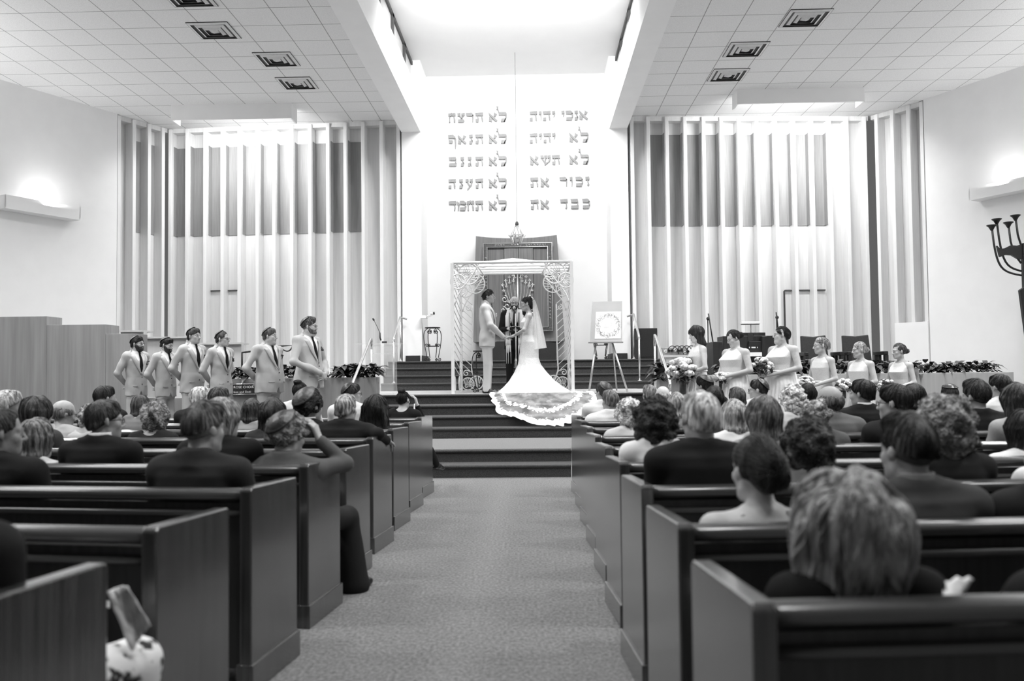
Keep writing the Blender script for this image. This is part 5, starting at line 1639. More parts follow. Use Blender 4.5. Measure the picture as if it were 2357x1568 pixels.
    if flower:
        m = MB(); c = _arr((-.115 * w, loft_y(prof, .115 * w, 1.345) + .018, 1.345)); rs = random.Random(int(H * 100))
        for _ in range(9): m.ball(c + _arr([rs.uniform(-.026, .026), rs.uniform(-.008, .014), rs.uniform(-.03, .03)]), rs.uniform(.010, .017), 7, 5)
        m.build('boutonniere', M_PETALD if flower is True else M_PETAL, o, world=False)
    T = SDF(); T.loft([.78, .86, .95, 1.02], [.165 * w, .168 * w, .160 * w, .150 * w], [.12 + belly * .7, .125 + belly * .8, .12 + belly * .9, .115 + belly], [-.005, -.005, 0, belly * .3], k=.03)
    for x in (-1, 1):
        T.cap((x * .084 * w, -.005, .80), (x * .10, .010, .50), .088 * w, .073, .03); T.cap((x * .10, .010, .50), (x * .106, -.010, .06), .070, .061, .010)
    T.cut(lambda P: P[..., 2] - .035, (-.3, -.3, -.1), (.3, .3, .035), .005)
    V, F = T.mesh(.011, (.004, 22, 5)); mesh_from('trousers', V, F, cloth(trou), o, world=False)
    for x in (-1, 1):
        D = SDF(); D.cap((x * .106, -.045, .042), (x * .118, .06, .040), .042, .040, .02); D.cap((x * .118, .06, .036), (x * .128, .155, .028), .038, .028, .02)
        D.cut(lambda P: P[..., 2] - .004, (-.3, -.3, -.1), (.3, .3, .004), .003)
        V, F = D.mesh(.010); mesh_from('shoe', V, F, noise_mat('shoe_leather_%d' % int(shoe * 1000), shoe, .3, .2, (30, 30, 30)), o, world=False)
    if style: add_hair(o, fr, style, hair, int(H * 1000) % 89, .006)
    if beard: add_beard(o, fr, beard, stubble=stubble)
    if glasses: add_glasses(o, fr)
    if kip is not None: add_kippah(o, fr, kip)
    add_face(o, fr, min(hair, .06))
    return o, fr


# ------------------------------------------------------------------ bridesmaids
def bouquet(label, c, r, seed, dark=.2, group='bouquets'):
    rs = random.Random(seed); c = Vector(c)
    e = tag(empty('bouquet', tuple(c)), label, 'bouquet', group)
    m = leaf_clump(rs, 46, c - Vector((r, r, r * .9)) * .75, c + Vector((r, r, r * .3)) * .7, r * .6, .1); m.build('leaves', M_LEAF, e)
    k = 0
    for i in range(36):
        th, ph = rs.uniform(0, 6.28), rs.uniform(-.35, 1.4)
        p = c + Vector((math.cos(th) * math.cos(ph), math.sin(th) * math.cos(ph), math.sin(ph) * .8)) * r * .85
        m = MB(); q = r * rs.uniform(.26, .40)
        m.ball(p, q * .45, 7, 5)
        for j in range(9):
            a = j * 2.399; el = .2 + .11 * j
            d = Vector((math.cos(a) * math.cos(el), math.sin(a) * math.cos(el), math.sin(el)))
            m.ball(p + d * q * .55, (q * .42, q * .42, q * .34), 6, 4)
        m.build('bloom', M_PETALD if rs.random() < dark else M_PETAL, e)
    m = MB(); m.tube([c - Vector((0, 0, r * .4)), c - Vector((0, 0, r * 1.5))], r * .22, 8); m.build('stems', M_LEAF, e)
    return e


def standing_woman(label, loc, face, H, w=1.0, hy=0, hp=0, style='updo', hair=.03, skin_g=.47, dress=.74, belly=0.0, fat=0.0, bust=0.0, res=.008, seed=1, bq=None, bqr=.12, long_hair=None, bqd=(.33, 1.03), bqk=.2):
    s = H / 1.70
    fr = Frame((0, .03, 1.568), rot(hy, hp), .985)
    sh = .158 * w
    arms = [((x * (.225 * w + .012), .0, 1.09), (x * .05, .27 + belly, .985), (-x * .55, .6, -.25), (0, -.3, .9)) for x in (-1, 1)]
    az, ab = 1.0 + .45 * (w - 1), belly
    B = SDF(); add_head(B, fr, True, fat)
    B.cap((0, -.02, 1.40), fr((0, -.02, -.07)), .050 + fat * .014, .046 + fat * .012, .025)
    zs = [.80, .92, 1.03, 1.14, 1.25, 1.33, 1.39, 1.43]
    a = [q * w for q in (.165, .165, .132, .135, .148, .152, .110)] + [.055]
    b = [q + ab for q in (.115, .12, .098)] + [.108 + ab * .8, .122 + ab * .6 + bust, .098 + ab * .3, .075 + fat * .01, .05]
    yc = [ab * .3, ab * .3, ab * .3, ab * .3 + .005, .012 + ab * .2 + bust * .4, .0, -.012, -.015]
    B.loft(zs[1:], [q - .006 for q in a[1:]], [q - .006 for q in b[1:]], yc[1:], k=.03)
    for x, (e, wr_, d, n) in zip((-1, 1), arms):
        ra = .040 + .030 * (w - 1)
        B.cap((x * .07 * w, -.012, 1.385), (x * sh, -.01, 1.352), .042 + .02 * (w - 1), ra * 1.12, .04)
        B.cap((x * sh, -.01, 1.352), e, ra * 1.12, ra * .88, .03); B.cap(e, wr_, ra * .85, .022, .02); hand(B, wr_, d, n, side=-x, s=.9, curl=(45, 50))
        B.cap((x * .08, 0, .88), (x * .08, .0, .48), .08, .05, .03); B.cap((x * .08, 0, .48), (x * .08, -.01, .08), .045, .032, .02); B.cap((x * .08, -.02, .04), (x * .09, .12, .03), .03, .025, .02)
    V, F = B.mesh(res)
    o = mesh_from('person', V, F, skin(skin_g)); o.location = loc; o.rotation_euler = (0, 0, RAD(face)); o.scale = (s, s, s)
    tag(o, label, 'person', 'bridesmaids')
    D = SDF(); D.loft(zs[2:8], [q + .006 for q in a[2:7]] + [a[7] + .012], [q + .006 for q in b[2:7]] + [b[7] + .010], yc[2:8], k=.02)
    D.ell((0, .035, 1.435), (.072, .085, .055), k=.01, sub=True)
    for x in (-1, 1): D.cut(lambda P, x=x: np.linalg.norm(P - _arr((x * (sh + .055), -.01, 1.335)), axis=-1) - .082, (x * sh - .09 + .03 * x, -.1, 1.25), (x * sh + .09 + .09 * x, .1, 1.42), .008)
    V, F = D.mesh(.008); mesh_from('lace_bodice', V, F, lace_mat('lace_bodice', dress, 120) if 'lace_bodice' not in MATS else MATS['lace_bodice'], o, world=False)
    K = SDF(); K.loft([.02, .3, .6, .85, .98, 1.06], [.30 * az, .25 * az, .205 * az, .178 * w + .008, .155 * w, .134 * w + .008], [.27 + ab, .22 + ab, .175 + ab, .132 + ab, .115 + ab, .104 + ab], [ab * .3] * 6, n=2.1, k=.02, pleat=(26, .009, 1.0))
    V, F = K.mesh(.011); mesh_from('pleated_skirt', V, F, cloth(dress * 1.04), o, world=False)
    m = MB(); pp = [( (.134 * w + .014) * math.cos(t), ab * .3 + (.104 + ab + .006) * math.sin(t), 1.05 + z) for z in (0,) for t in [2 * math.pi * i / 30 for i in range(30)]]
    m.tube(pp, .014, 6, True); m.build('waistband', cloth(dress * 1.15), o, world=False)
    hobj = add_hair(o, fr, style, hair, seed, .006)
    add_face(o, fr, min(hair, .10))
    if long_hair:
        S = SDF(); S.loft([-.36, -.2, -.05, .03], [.03, .05, .062, .06], [.02, .03, .04, .05], [-.125, -.115, -.085, -.06], k=.02)
        V, F = S.mesh(.007, (.006, 60, 3, (1, 1, .1))); V = fr.c + V * fr.s
        mesh_from('loose_hair', V, F, hairm(hair), hobj, world=False)
    if bq:
        p = world_m(o) @ Vector((0, bqd[0] + belly, bqd[1])); bouquet(bq, p, bqr, seed * 7 + 1, bqk)
    return o, fr


# ------------------------------------------------------------------ seated guests
def seated(label, b, k, px, py, hs=1.0, hy=0, hp=0, roll=0, style='short', hair=.03, skin_g=.40, top='suit', grey=.02, w=1.0, collar=.75, kip=None, glasses=False, beard=None,
           seed=1, res=.010, big=1.0, arms=None, legs=None, pants=.02, yh=-.25, lean=.04, hres=.007, fem=None, far=False, shoulder_drop=0.0, kt=28, ein=.06, flare=.062):
    th = PEW_ANG[b]
    f = np.array([math.sin(th), math.cos(th), 0]); r = np.array([math.cos(th), -math.sin(th), 0])
    o0 = np.array([PEW_X[b], PEW_Y(k), 0]) + f * yh
    d = ray(px, py); O = np.array([0, 0, CAM_H]); t = ((o0 - O) @ f) / (d @ f)
    P = O + d * t
    hz = P[2]
    loc = P - f * lean; loc[2] = 0
    fr = Frame((0, lean, hz), rot(hy, hp, roll), hs)
    fem = (top in ('dress', 'bare', 'blouse')) if fem is None else fem
    sh = (.158 if fem else .182) * w
    zn = hz - .134 * hs            # neck base
    zsd = zn - .052 - shoulder_drop
    if arms is None: arms = [None, None]
    A = []
    for x, q in zip((-1, 1), arms):
        if q is None: q = ((x * (sh + ein), .06, max(.64, zsd - .27)), (x * .10, .30, .60), (-x * .4, .8, -.2), (0, 0, -1))
        A.append(q)
    B = SDF(); add_head(B, fr, fem)
    B.cap((0, -.015, zn - .02), fr((0, -.022, -.075)), .058 if not fem else .048, .054 if not fem else .046, .025)
    hh = max(.25, zn - .47)
    zs = [.46, .46 + hh * .2, .46 + hh * .45, .46 + hh * .7, zsd - .02, zsd + .03, zn + .012]
    a = [q * w for q in ((.185, .175, .155, .178, .180, .15) if not fem else (.19, .172, .14, .15, .152, .125))] + [.065]
    bb = [.13, .125, .11, .12, .11, .085, .055]
    yc = [-.01, -.01, -.005, 0, -.005, -.012, -.015]
    B.loft(zs, [q - .012 for q in a], [q - .012 for q in bb], yc, k=.03)
    if legs is None: legs = [((x * .12, .40, .50), (x * .12, .36, .07), (0, 1, 0)) for x in (-1, 1)]
    for x, (e, wr_, dd, n), (kn, an, fd) in zip((-1, 1), A, legs):
        B.cap((x * .06 * w, -.014, zsd + .025), (x * sh, -.01, zsd), .042, .046, .04); B.cap((x * sh, -.01, zsd), e, .044, .036, .03); B.cap(e, wr_, .035, .025, .02)
        hand(B, wr_, dd, n, side=-x, s=1.0 if not fem else .92, curl=(30, 40))
        B.cap((x * .09, .0, .54), kn, .075, .055, .03); B.cap(kn, an, .052, .036, .02)
        an_ = _arr(an); B.cap(an_ - _arr((0, .02, .03)), an_ + _arr(fd) * .13 - _arr((0, 0, .035)), .032, .026, .02)
    V, F = B.mesh(res)
    o = mesh_from('person', V, F, skin(skin_g)); o.location = loc; o.rotation_euler = (0, 0, -th)
    tag(o, label, 'person', 'guests left of the aisle' if b == 'L' else 'guests right of the aisle')
    J = SDF(); t_ = .016 if top == 'suit' else .006
    if top == 'bare':
        J.loft(zs[:4] + [zsd - .07], [q + t_ for q in a[:4]] + [a[4] - .004], [q + t_ for q in bb[:5]], yc[:5], k=.02)
        for x in (-1, 1): J.cap((x * .085, .02, zsd - .08), (x * .08, -.05, zsd + .045), .016, .014, .015); J.cap((x * .08, -.05, zsd + .045), (x * .08, -.09, zsd - .08), .014, .016, .015)
    else:
        J.loft(zs, [q + t_ for q in a], [q + t_ for q in bb[:-1]] + [.060], yc, k=.02)
        for x, (e, wr_, dd, n) in zip((-1, 1), A):
            J.cap((x * .07 * w, -.016, zsd + .035), (x * sh, -.01, zsd), .042 + t_, .052 + t_, .045)
            if top != 'sleeveless': J.cap((x * .045, -.030, zn + .012), (x * .155 * w, -.015, zsd + .018), .034 + t_ * .6, .046 + t_ * .4, .03)
            if top == 'sleeveless': continue
            J.cap((x * sh, -.01, zsd), e, .052 + t_, .042 + t_ * .7, .03)
            if top != 'shortsleeve': J.cap(e, _arr(e) + (_arr(wr_) - _arr(e)) * .92, .042 + t_ * .7, .034 + t_ * .4, .02)
        if top in ('suit', 'shirt'):
            J.loft([zn - .03, zn + .01, zn + .055], [.098, .082, .070], [.092, .078, .070], [-.02, -.018, -.012], n=2, k=.02)
            J.cut(lambda P: (zn + .048 - P[..., 1] * .5) - P[..., 2], (-.1, -.1, zn), (.1, .1, zn + .12), .004)
        if top in ('dress', 'sleeveless'): J.cut(lambda P: np.linalg.norm((P - _arr((0, .02, zn + .03))) / _arr((.095, .11, .075)), axis=-1) * .08 - .08, (-.1, -.1, zn - .05), (.1, .14, zn + .12), .01)
    V, F = J.mesh(.011 if far else .010, (.004, 24, seed))
    nm = {'suit': 'jacket', 'shirt': 'shirt', 'dress': 'dress', 'bare': 'dress', 'blouse': 'blouse', 'sleeveless': 'dress', 'shortsleeve': 'shirt'}[top]
    mesh_from(nm, V, F, cloth(grey), o, world=False)
    if top == 'suit' and collar:
        C_ = SDF(); C_.loft([zn + .0, zn + .072], [.070, .063], [.069, .063], [-.016, -.010], n=2, k=.01)
        C_.cut(lambda P: np.linalg.norm(P[..., :2] - _arr((0, -.008)), axis=-1) - .054, (-.06, -.07, zn + .04), (.06, .05, zn + .11), .003)
        V, F = C_.mesh(.007); mesh_from('shirt_collar', V, F, cloth(collar), o, world=False)
    if not far:
        T = SDF(); T.loft([.45, .52, .60], [.185 * w, .185 * w, .17 * w], [.14, .14, .125], [0, 0, -.005], k=.03)
        for x, (kn, an, fd) in zip((-1, 1), legs):
            T.cap((x * .09, .0, .545), kn, .095, .072, .03); T.cap(kn, _arr(an) - _arr((0, 0, .02)), .070, flare, .03)
        V, F = T.mesh(.013, (.004, 20, seed)); mesh_from('skirt' if top in ('dress', 'bare', 'sleeveless') else 'trousers', V, F, cloth(pants) if not isinstance(pants, bpy.types.Material) else pants, o, world=False)
        for x, (kn, an, fd) in zip((-1, 1), legs):
            an_, fd_ = _arr(an), _arr(fd)
            D = SDF(); D.cap(an_ - _arr((0, 0, .03)) - fd_ * .05, an_ + fd_ * .07 - _arr((0, 0, .03)), .04, .038, .02); D.cap(an_ + fd_ * .07 - _arr((0, 0, .034)), an_ + fd_ * .16 - _arr((0, 0, .042)), .036, .026, .02)
            V, F = D.mesh(.011); mesh_from('shoe', V, F, noise_mat('shoe_leather_12', .012, .3, .2, (30, 30, 30)), o, world=False)
    if style: add_hair(o, fr, style, hair, seed, hres, big, 380 if k >= 6 else 220)
    if kip is not None: add_kippah(o, fr, kip, kt, .036 if style == 'curly' else .019)
    if glasses: add_glasses(o, fr)
    if beard: add_beard(o, fr, beard)
    return o, fr
# ------------------------------------------------------------------ groomsmen on the landing
ZL = .33
def stand(px, y):
    return float(ray(px, 850)[0] / ray(px, 850)[1] * y)
GM = [  # px of head, y, head-top row, kwargs
 (316, 12.75, 774, dict(label='groomsman with dark beard and glasses, first from the left of the row', style='short', hair=.015, beard=.02, glasses=True, kip=.16, hy=20, w=.95)),
 (384, 12.62, 777, dict(label='groomsman with dark beard, head bowed and lips pursed, second from the left', style='short', hair=.02, beard=.03, kip=.12, hy=16, hp=-14, w=.93)),
 (446, 12.5, 755, dict(label='clean-shaven groomsman with cropped brown hair, third from the left', style='short', hair=.05, kip=.12, hy=8, w=1.0)),
 (512, 12.4, 762, dict(label='groomsman in glasses with receding hair, standing left of the plaque', style='recede', hair=.06, kip=.13, hy=20, glasses=True, w=.95)),
 (621, 12.4, 755, dict(label='stout groomsman with cropped fair hair, standing right of the plaque', style='short', hair=.09, kip=.12, hy=22, w=1.22, belly=.05, fat=.6)),
 (711, 12.3, 731, dict(label='tallest groomsman, bearded with glasses, hands clasped in front', style='quiff', hair=.06, beard=.08, kip=.08, hy=24, glasses=True, w=1.16, belly=.04, pose='front', fat=.4, face=-112)),
]
for px, y, top, kw in GM:
    kw = dict(kw); face = kw.pop('face', -116)
    z = CAM_H + (CAM_M @ np.array([(px - IMG_W / 2) / FPX, -(top - IMG_H / 2) / FPX, -1.0]))[2] / ray(px, top)[1] * y
    x = stand(px, y)
    # head sits slightly ahead of the feet
    standing_man(loc=(x - .02, y, ZL), face=face, H=z - ZL - .005, group='groomsmen', **kw)

# ------------------------------------------------------------------ bridesmaids
BM = [
 (1603, 11.9, 749, dict(label='bridesmaid with long dark hair and the biggest bouquet, first of the row', style='shoulder', hair=.02, hy=-10, hp=-14, w=.88, bq='largest white bouquet, held by the bridesmaid with long dark hair', bqr=.215, bqd=(.25, 1.04), bqk=.05, long_hair=True, seed=2)),
 (1688, 11.9, 759, dict(label='bridesmaid with dark low bun looking down at a round white bouquet', style='bun', hair=.015, hy=-14, hp=-22, w=1.32, belly=.07, fat=.5, bust=.03, bq='round white bouquet held low by the bridesmaid looking down', bqr=.10, bqd=(.22, .98), bqk=0, seed=3)),
 (1797, 11.9, 751, dict(label='bridesmaid with dark pinned-up hair, head raised, holding a dark and white bouquet', style='updo', hair=.012, hy=-30, hp=2, w=1.34, belly=.08, fat=.6, bust=.03, bq='white and dark bouquet held by the bridesmaid with raised head', bqr=.14, bqd=(.32, 1.12), bqk=.4, seed=4)),
 (1888, 12.1, 776, dict(label='bridesmaid with blonde curled updo, in front of the left armchair', style='updo', hair=.28, hy=-26, hp=-3, w=1.0, bq='white bouquet with dark leaves held by the blonde bridesmaid before the left armchair', bqr=.115, seed=5, z=.165)),
 (1976, 12.1, 787, dict(label='bridesmaid with smooth blonde chignon, in front of the right armchair', style='bun', hair=.36, hy=-22, hp=-3, w=1.12, belly=.03, bq='pale bouquet held by the bridesmaid with a blonde chignon', bqr=.115, seed=6, z=.165)),
 (2068, 12.1, 790, dict(label='bridesmaid with brown low bun, last of the row beside the long planter', style='bun', hair=.08, hy=-26, hp=-3, w=1.0, bust=.02, bq='mostly dark bouquet held by the last bridesmaid', bqr=.12, bqk=.75, seed=7, z=.165)),
]
for px, y, top, kw in BM:
    kw = dict(kw); z0 = kw.pop('z', ZL)
    zt_ = CAM_H + ray(px, top)[2] / ray(px, top)[1] * y
    standing_woman(loc=(stand(px, y) + .03, y, z0), face=118 if px > 1640 else 105, H=zt_ - z0, **kw)

# ------------------------------------------------------------------ the couple and the officiant
YC = 15.0
HAND = at_y(1168.5, 777, YC)
# groom, in profile facing right
gx = stand(1122, YC)
Hg = 1.86; sg = Hg / 1.78
to_l = lambda wpt, loc, face, s: np.array((Matrix.Rotation(-RAD(face), 3, 'Z') @ (Vector(wpt) - Vector(loc))) / s)
gl, gf = (gx, YC, CZ), -92
hw = HAND + _arr((-.075, -.02, .0))
hl = to_l(hw, gl, gf, sg); hl2 = to_l(HAND + _arr((-.085, .06, .015)), gl, gf, sg)
arms = [((-.255, .07, 1.17), tuple(hl2), (.2, 1, 0), (.3, 0, -1)), ((.265, .08, 1.16), tuple(hl), (-.15, 1, -.05), (-.3, 0, 1))]
groom, gfr = standing_man('groom in a pale suit in profile, holding the hands of the bride', gl, gf, Hg, .98, arms=arms, hy=-6, hp=3, style='short', hair=.03, suit=.52, kip=.06, flower='white', tie=.1, res=.007, skin_g=.38)
# bride
bx_ = stand(1220, YC); Hb = 1.72; sb = Hb / 1.70
bl, bf = (bx_ - .02, YC, CZ), 92
S_ = SDF(); bfr = Frame((0, .04, 1.568), rot(6, -6), .985); add_head(S_, bfr, True)
S_.cap((0, -.02, 1.40), bfr((0, -.02, -.07)), .046, .043, .025)
bz = [.80, .92, 1.03, 1.14, 1.25, 1.33, 1.39, 1.43]
ba = [.170, .165, .130, .130, .142, .148, .105, .05]; bb_ = [.14, .13, .095, .102, .118, .090, .068, .045]; byc = [-.02, -.015, 0, .005, .014, 0, -.012, -.015]
S_.loft(bz, [q - .006 for q in ba], [q - .006 for q in bb_], byc, k=.03)
wl_ = to_l(HAND + _arr((.085, -.03, .012)), bl, bf, sb); wr2 = to_l(HAND + _arr((.09, .05, .02)), bl, bf, sb)
for x, e, wv, d, n in ((-1, (-.215, .08, 1.11), wr2, (.2, 1, -.1), (0, .2, 1)), (1, (.21, .09, 1.11), wl_, (-.15, 1, -.05), (0, .1, -1))):
    S_.cap((x * .065, -.012, 1.385), (x * .155, -.01, 1.352), .040, .043, .04); S_.cap((x * .155, -.01, 1.352), e, .043, .033, .03); S_.cap(e, wv, .033, .021, .02)
    hand(S_, wv, d, n, side=-x, s=.9, curl=(20, 25))
    S_.cap((x * .08, 0, .88), (x * .07, 0, .48), .08, .05, .03); S_.cap((x * .07, 0, .48), (x * .07, -.01, .08), .045, .03, .02); S_.cap((x * .07, -.02, .04), (x * .08, .10, .03), .028, .024, .02)
V, F = S_.mesh(.007)
bride = mesh_from('person', V, F, skin(.40)); bride.location = bl; bride.rotation_euler = (0, 0, RAD(bf)); bride.scale = (sb,) * 3
tag(bride, 'bride in a white lace mermaid gown and veil, facing the groom', 'person')
D = SDF()
gz = [.004, .05, .12, .22, .36, .50, .62, .76, .90, 1.02, 1.14, 1.25, 1.32, 1.36]
D.loft(gz, [.42, .40, .37, .32, .265, .215, .185, .178, .176, .138, .137, .150, .150, .125], [.66, .60, .50, .39, .285, .205, .175, .165, .145, .104, .109, .126, .096, .075], [-.10, -.09, -.07, -.05, -.03, -.01, 0, -.01, -.015, 0, .005, .014, 0, -.01], n=2.05, k=.02, pleat=(16, .012, .55))
for x in (-1, 1): D.cap((x * .09, .05, 1.33), (x * .085, -.05, 1.40), .013, k=.012)
V, F = D.mesh(.009)
gown = mesh_from('gown', V, F, lace_mat('gown_lace', .76, 60), bride, world=False)
add_hair(bride, bfr, 'twist', .02, 5, .006); add_face(bride, bfr, .03)
# veil hanging from the back of the head
rows = []
for i in range(24):
    t = i / 23
    z = 1.655 - t * .86; sp = .035 + .13 * t ** .8; dp = .03 + .12 * t ** .8; y0 = -.085 - .07 * t ** .7
    rows.append([(sp * math.sin(c_) + .006 * math.sin(11 * c_), y0 - dp * math.cos(c_) + .016 * math.sin(8 * c_) * t, z - .02 * (1 - math.cos(c_))) for c_ in [-2.0 + 4.0 * j / 40 for j in range(41)]])
m = MB(); m.grid(rows); m.build('veil', sheer_mat('veil_tulle', .9, .50, .64, 150), bride, world=False)
# train spreading down the steps
bnd = [(-.62, 15.35), (-.80, 14.95), (-.78, 14.60), (-.72, 14.2), (-.60, 13.66), (-.42, 13.60), (-.20, 13.45), (.04, 13.30), (.24, 13.26), (.42, 13.28), (.58, 13.36), (.80, 13.60), (1.05, 14.0), (1.12, 14.35), (.98, 14.72), (.72, 14.95), (.55, 15.2)]
cz_ = [(15.6, CZ), (14.62, CZ), (14.05, .825), (13.62, .66), (13.25, .495), (12.9, .495)]
def step_z(y):
    q = sorted(cz_); return float(np.interp(y, [p[0] for p in q], [p[1] for p in q]))
nb = 140
seg = np.linspace(0, len(bnd) - 1, nb)
bxy = np.stack([np.interp(seg, range(len(bnd)), [p[i] for p in bnd]) for i in (0, 1)], 1)
g0 = np.array([bx_ + .02, 15.02]); V, UV = [], []
nr = 26
for i in range(nr + 1):
    t = i / nr
    for j in range(nb):
        e = bxy[j] + np.array([.02, -.02]) * math.sin(j * .9) * (t > .95)
        p = g0 * (1 - t) + e * t
        z = step_z(p[1]) + .018 + .016 * (1 - t) * 3 + .014 * math.sin(j * .35 + 3 * t) * (1 - t * .5) + .006 * math.sin(j * 1.1)
        V.append((p[0], p[1], z)); UV.append((j / nb * 6, t))
F = [(i * nb + j, i * nb + j + 1, (i + 1) * nb + j + 1, (i + 1) * nb + j) for i in range(nr) for j in range(nb - 1)]
mi_ = world_m(bride).inverted()
V = [tuple(mi_ @ Vector(p)) for p in V]
mesh_from('train', V, F, sheer_mat('train_tulle', .80, .10, .34, 4, [(.965, .115, .085), (.72, .075, .085)]), bride, world=False, uv=UV)

# officiant facing the camera
ox_ = stand(1186, 15.75); Ho = 1.80
armo = [((-.26, .02, 1.14), (-.10, .23, 1.12), (.6, .6, .2), (.2, -.2, 1)), ((.265, .04, 1.15), (.12, .22, 1.17), (-.8, .45, .1), (-.2, -.4, -.8))]
off, ofr = standing_man('bald bearded officiant in glasses and prayer shawl, reading under the canopy', (ox_, 15.75, CZ), 178, Ho, 1.02, arms=armo, style=None, hair=.02, beard=.02, glasses=True, suit=.014, skin_g=.46, flower=None, tie=.05, hp=-8, res=.007)
oprof = ([.80, .95, 1.10, 1.25, 1.38, 1.455, 1.51, 1.545], [.195, .19, .172, .183, .192, .178, .125, .07], [.13, .135, .122, .133, .135, .115, .085, .062], [0, 0, .005, .005, 0, -.008, -.012, -.012])
for x in (-1, 1):
    m = MB(); P = []
    for z in (.86, .95, 1.05, 1.15, 1.25, 1.35, 1.42, 1.48, 1.53):
        xi = .05 + .02 * (z < 1.3); xo = .165 if z < 1.4 else .175 - (z - 1.4) * .35
        P.append([(x * q, loft_y(oprof, q, min(z, 1.5)) + .022 + .012 * math.sin(q * 60 + z * 5), z) for q in np.linspace(xi, xo, 9)])
    P.append([(x * q, -.02 - .02 * i, 1.545 - .004 * i) for i, q in enumerate(np.linspace(.06, .10, 9))])
    m.grid(P if x < 0 else [r[::-1] for r in P]); tl = m.build('prayer_shawl', cloth(.80), off, world=False, solid=.008)
    m = MB(); rs = random.Random(3 + x)
    for i in range(9):
        q = .07 + .085 * i / 8; l = rs.uniform(.12, .17) if i % 4 else .34
        m.tube([(x * q, loft_y(oprof, q, .9) + .025, .87), (x * (q + rs.uniform(-.008, .008)), loft_y(oprof, q, .9) + .03, .87 - l)], .005, 5)
    m.build('fringe', cloth(.80), tl, world=False)
    m = MB(); m.grid([[(x * q, loft_y(oprof, q, z) + .036, z) for q in (.075, .10)] for z in (1.0, 1.1, 1.2, 1.3, 1.4, 1.47)][::(1 if x < 0 else -1)]); m.build('stripe', cloth(.25), tl, world=False, solid=.004)
# prayer book in his hands
mo = world_m(off)
bk = tag(empty('prayer_book', tuple(mo @ Vector((-.02, .31, 1.17)))), 'open dark prayer book held by the officiant', 'book')
for s_ in (-1, 1):
    m = MB(); R = Matrix.Translation(mo @ Vector((-.02, .30, 1.16))) @ Matrix.Rotation(RAD(178), 4, 'Z') @ Matrix.Rotation(RAD(38), 4, 'X') @ Matrix.Rotation(RAD(14 * s_), 4, 'Y')
    m.box((min(0, s_ * .10), -.075, -.006), (max(0, s_ * .10), .075, .0), R); m.build('cover', M_BLK, bk)
    m = MB(); m.box((min(s_ * .004, s_ * .095), -.07, .001), (max(s_ * .004, s_ * .095), .07, .010), R); m.build('pages', M_PAPER, bk)
# microphone on a straight stand in front of him
mx_, my_ = stand(1188, 15.4), 15.4
ms = tag(empty('microphone_stand', (mx_, my_, CZ)), 'straight chrome microphone stand between groom and bride', 'microphone stand')
zt_ = at_y(1184, 722, my_)[2]
m = MB(); m.tube([(mx_, my_, CZ + .02), (mx_, my_, zt_)], .012, 8); m.tube([(mx_, my_, CZ + .5), (mx_, my_, CZ + .62)], .018, 8); m.build('pole', M_SILV, ms)
m = MB(); m.lathe([(.14, 0), (.14, .012), (.03, .03)], (mx_, my_, CZ), 20); m.build('base', M_BLK, ms)
mm = tag(empty('microphone', (mx_, my_, zt_)), 'silver-headed handheld microphone clipped before the officiant', 'microphone')
top_ = Vector(at_y(1183.5, 709, my_ + .12))
m = MB(); m.tube([(mx_, my_, zt_ - .01), Vector((mx_, my_, zt_)).lerp(top_, .75)], .014, 8); m.build('handle', M_BLK, mm)
m = MB(); m.ball(top_, (.028, .028, .032), 12, 8); m.build('head_grille', M_SILV, mm)
# ------------------------------------------------------------------ seated guests, left block
AUTO_SEED = [10]


def G_(b, k, px, py, label, **kw):
    AUTO_SEED[0] += 1
    kw.setdefault('seed', AUTO_SEED[0])
    if k <= 4: kw.setdefault('far', True)
    kw.setdefault('hres', .0075 if k >= 6 else .0085); kw.setdefault('res', .011 if k >= 5 else .013)
    return seated(label, b, k, px, py, **kw)


def face_arm(x, sh, hz, lean=.04, s=1.0):
    """forearm raised so that the hand rests at the cheek"""
    return ((x * (sh + .10), .20, hz - .36), (x * .115, lean + .075, hz - .125), (-x * .25, .05, 1), (-x, -.2, .1))


G_('L', 5, 22, 938, 'old man with short white hair in profile at the left edge, upper of two', style='short', hair=.45, hy=-50, skin_g=.36, top='suit', grey=.02, w=1.02)
G_('L', 7, 4, 1000, 'balding man cut by the left edge in a black suit, lower of two', style='recede', hair=.05, hy=-45, skin_g=.26, top='suit', grey=.012, w=1.12, collar=None)
G_('L', 5, 88, 952, 'woman with straight dark hair beside the white-haired man at the left', style='straight', hair=.045, top='blouse', grey=.05, hy=-14)
G_('L', 4, 148, 953, 'thin-haired guest with chin in hand under the stepped choir wall', style='fringe', hair=.16, hy=-38, hp=-10, skin_g=.42, top='blouse', grey=.5, hs=.95, arms=[None, face_arm(1, .158, 1.05)], glasses=True)
G_('L', 6, 86, 1013, 'woman with a streaked light brown bob and white lace collar at the left', style='bob', hair=.17, hy=-5, top='blouse', grey=.65, hs=1.03)
G_('L', 4, 211, 962, 'woman with short wispy blonde hair partly hidden by a man in glasses', style='permed', hair=.25, top='sleeveless', grey=.5, hs=.85, hy=10)
G_('L', 3, 243, 917, 'dark-haired man at the foot of the stepped choir wall', style='short', hair=.02, hy=-32, skin_g=.36, hs=.95)
G_('L', 6, 243, 970, 'man in a black suit and glasses turning his head right, white collar', style='short', hair=.05, hy=-42, skin_g=.36, grey=.012, w=1.05, glasses=True)
G_('L', 3, 326, 936, 'guest with short brown bowl-cut hair below the first groomsman', style='bob', hair=.07, hs=.85, hy=-20, top='blouse', grey=.2)
G_('L', 4, 361, 962, 'woman with a curly grey-blonde perm in a dark top', style='permed', hair=.22, big=1.02, top='dress', grey=.02, hy=-8)
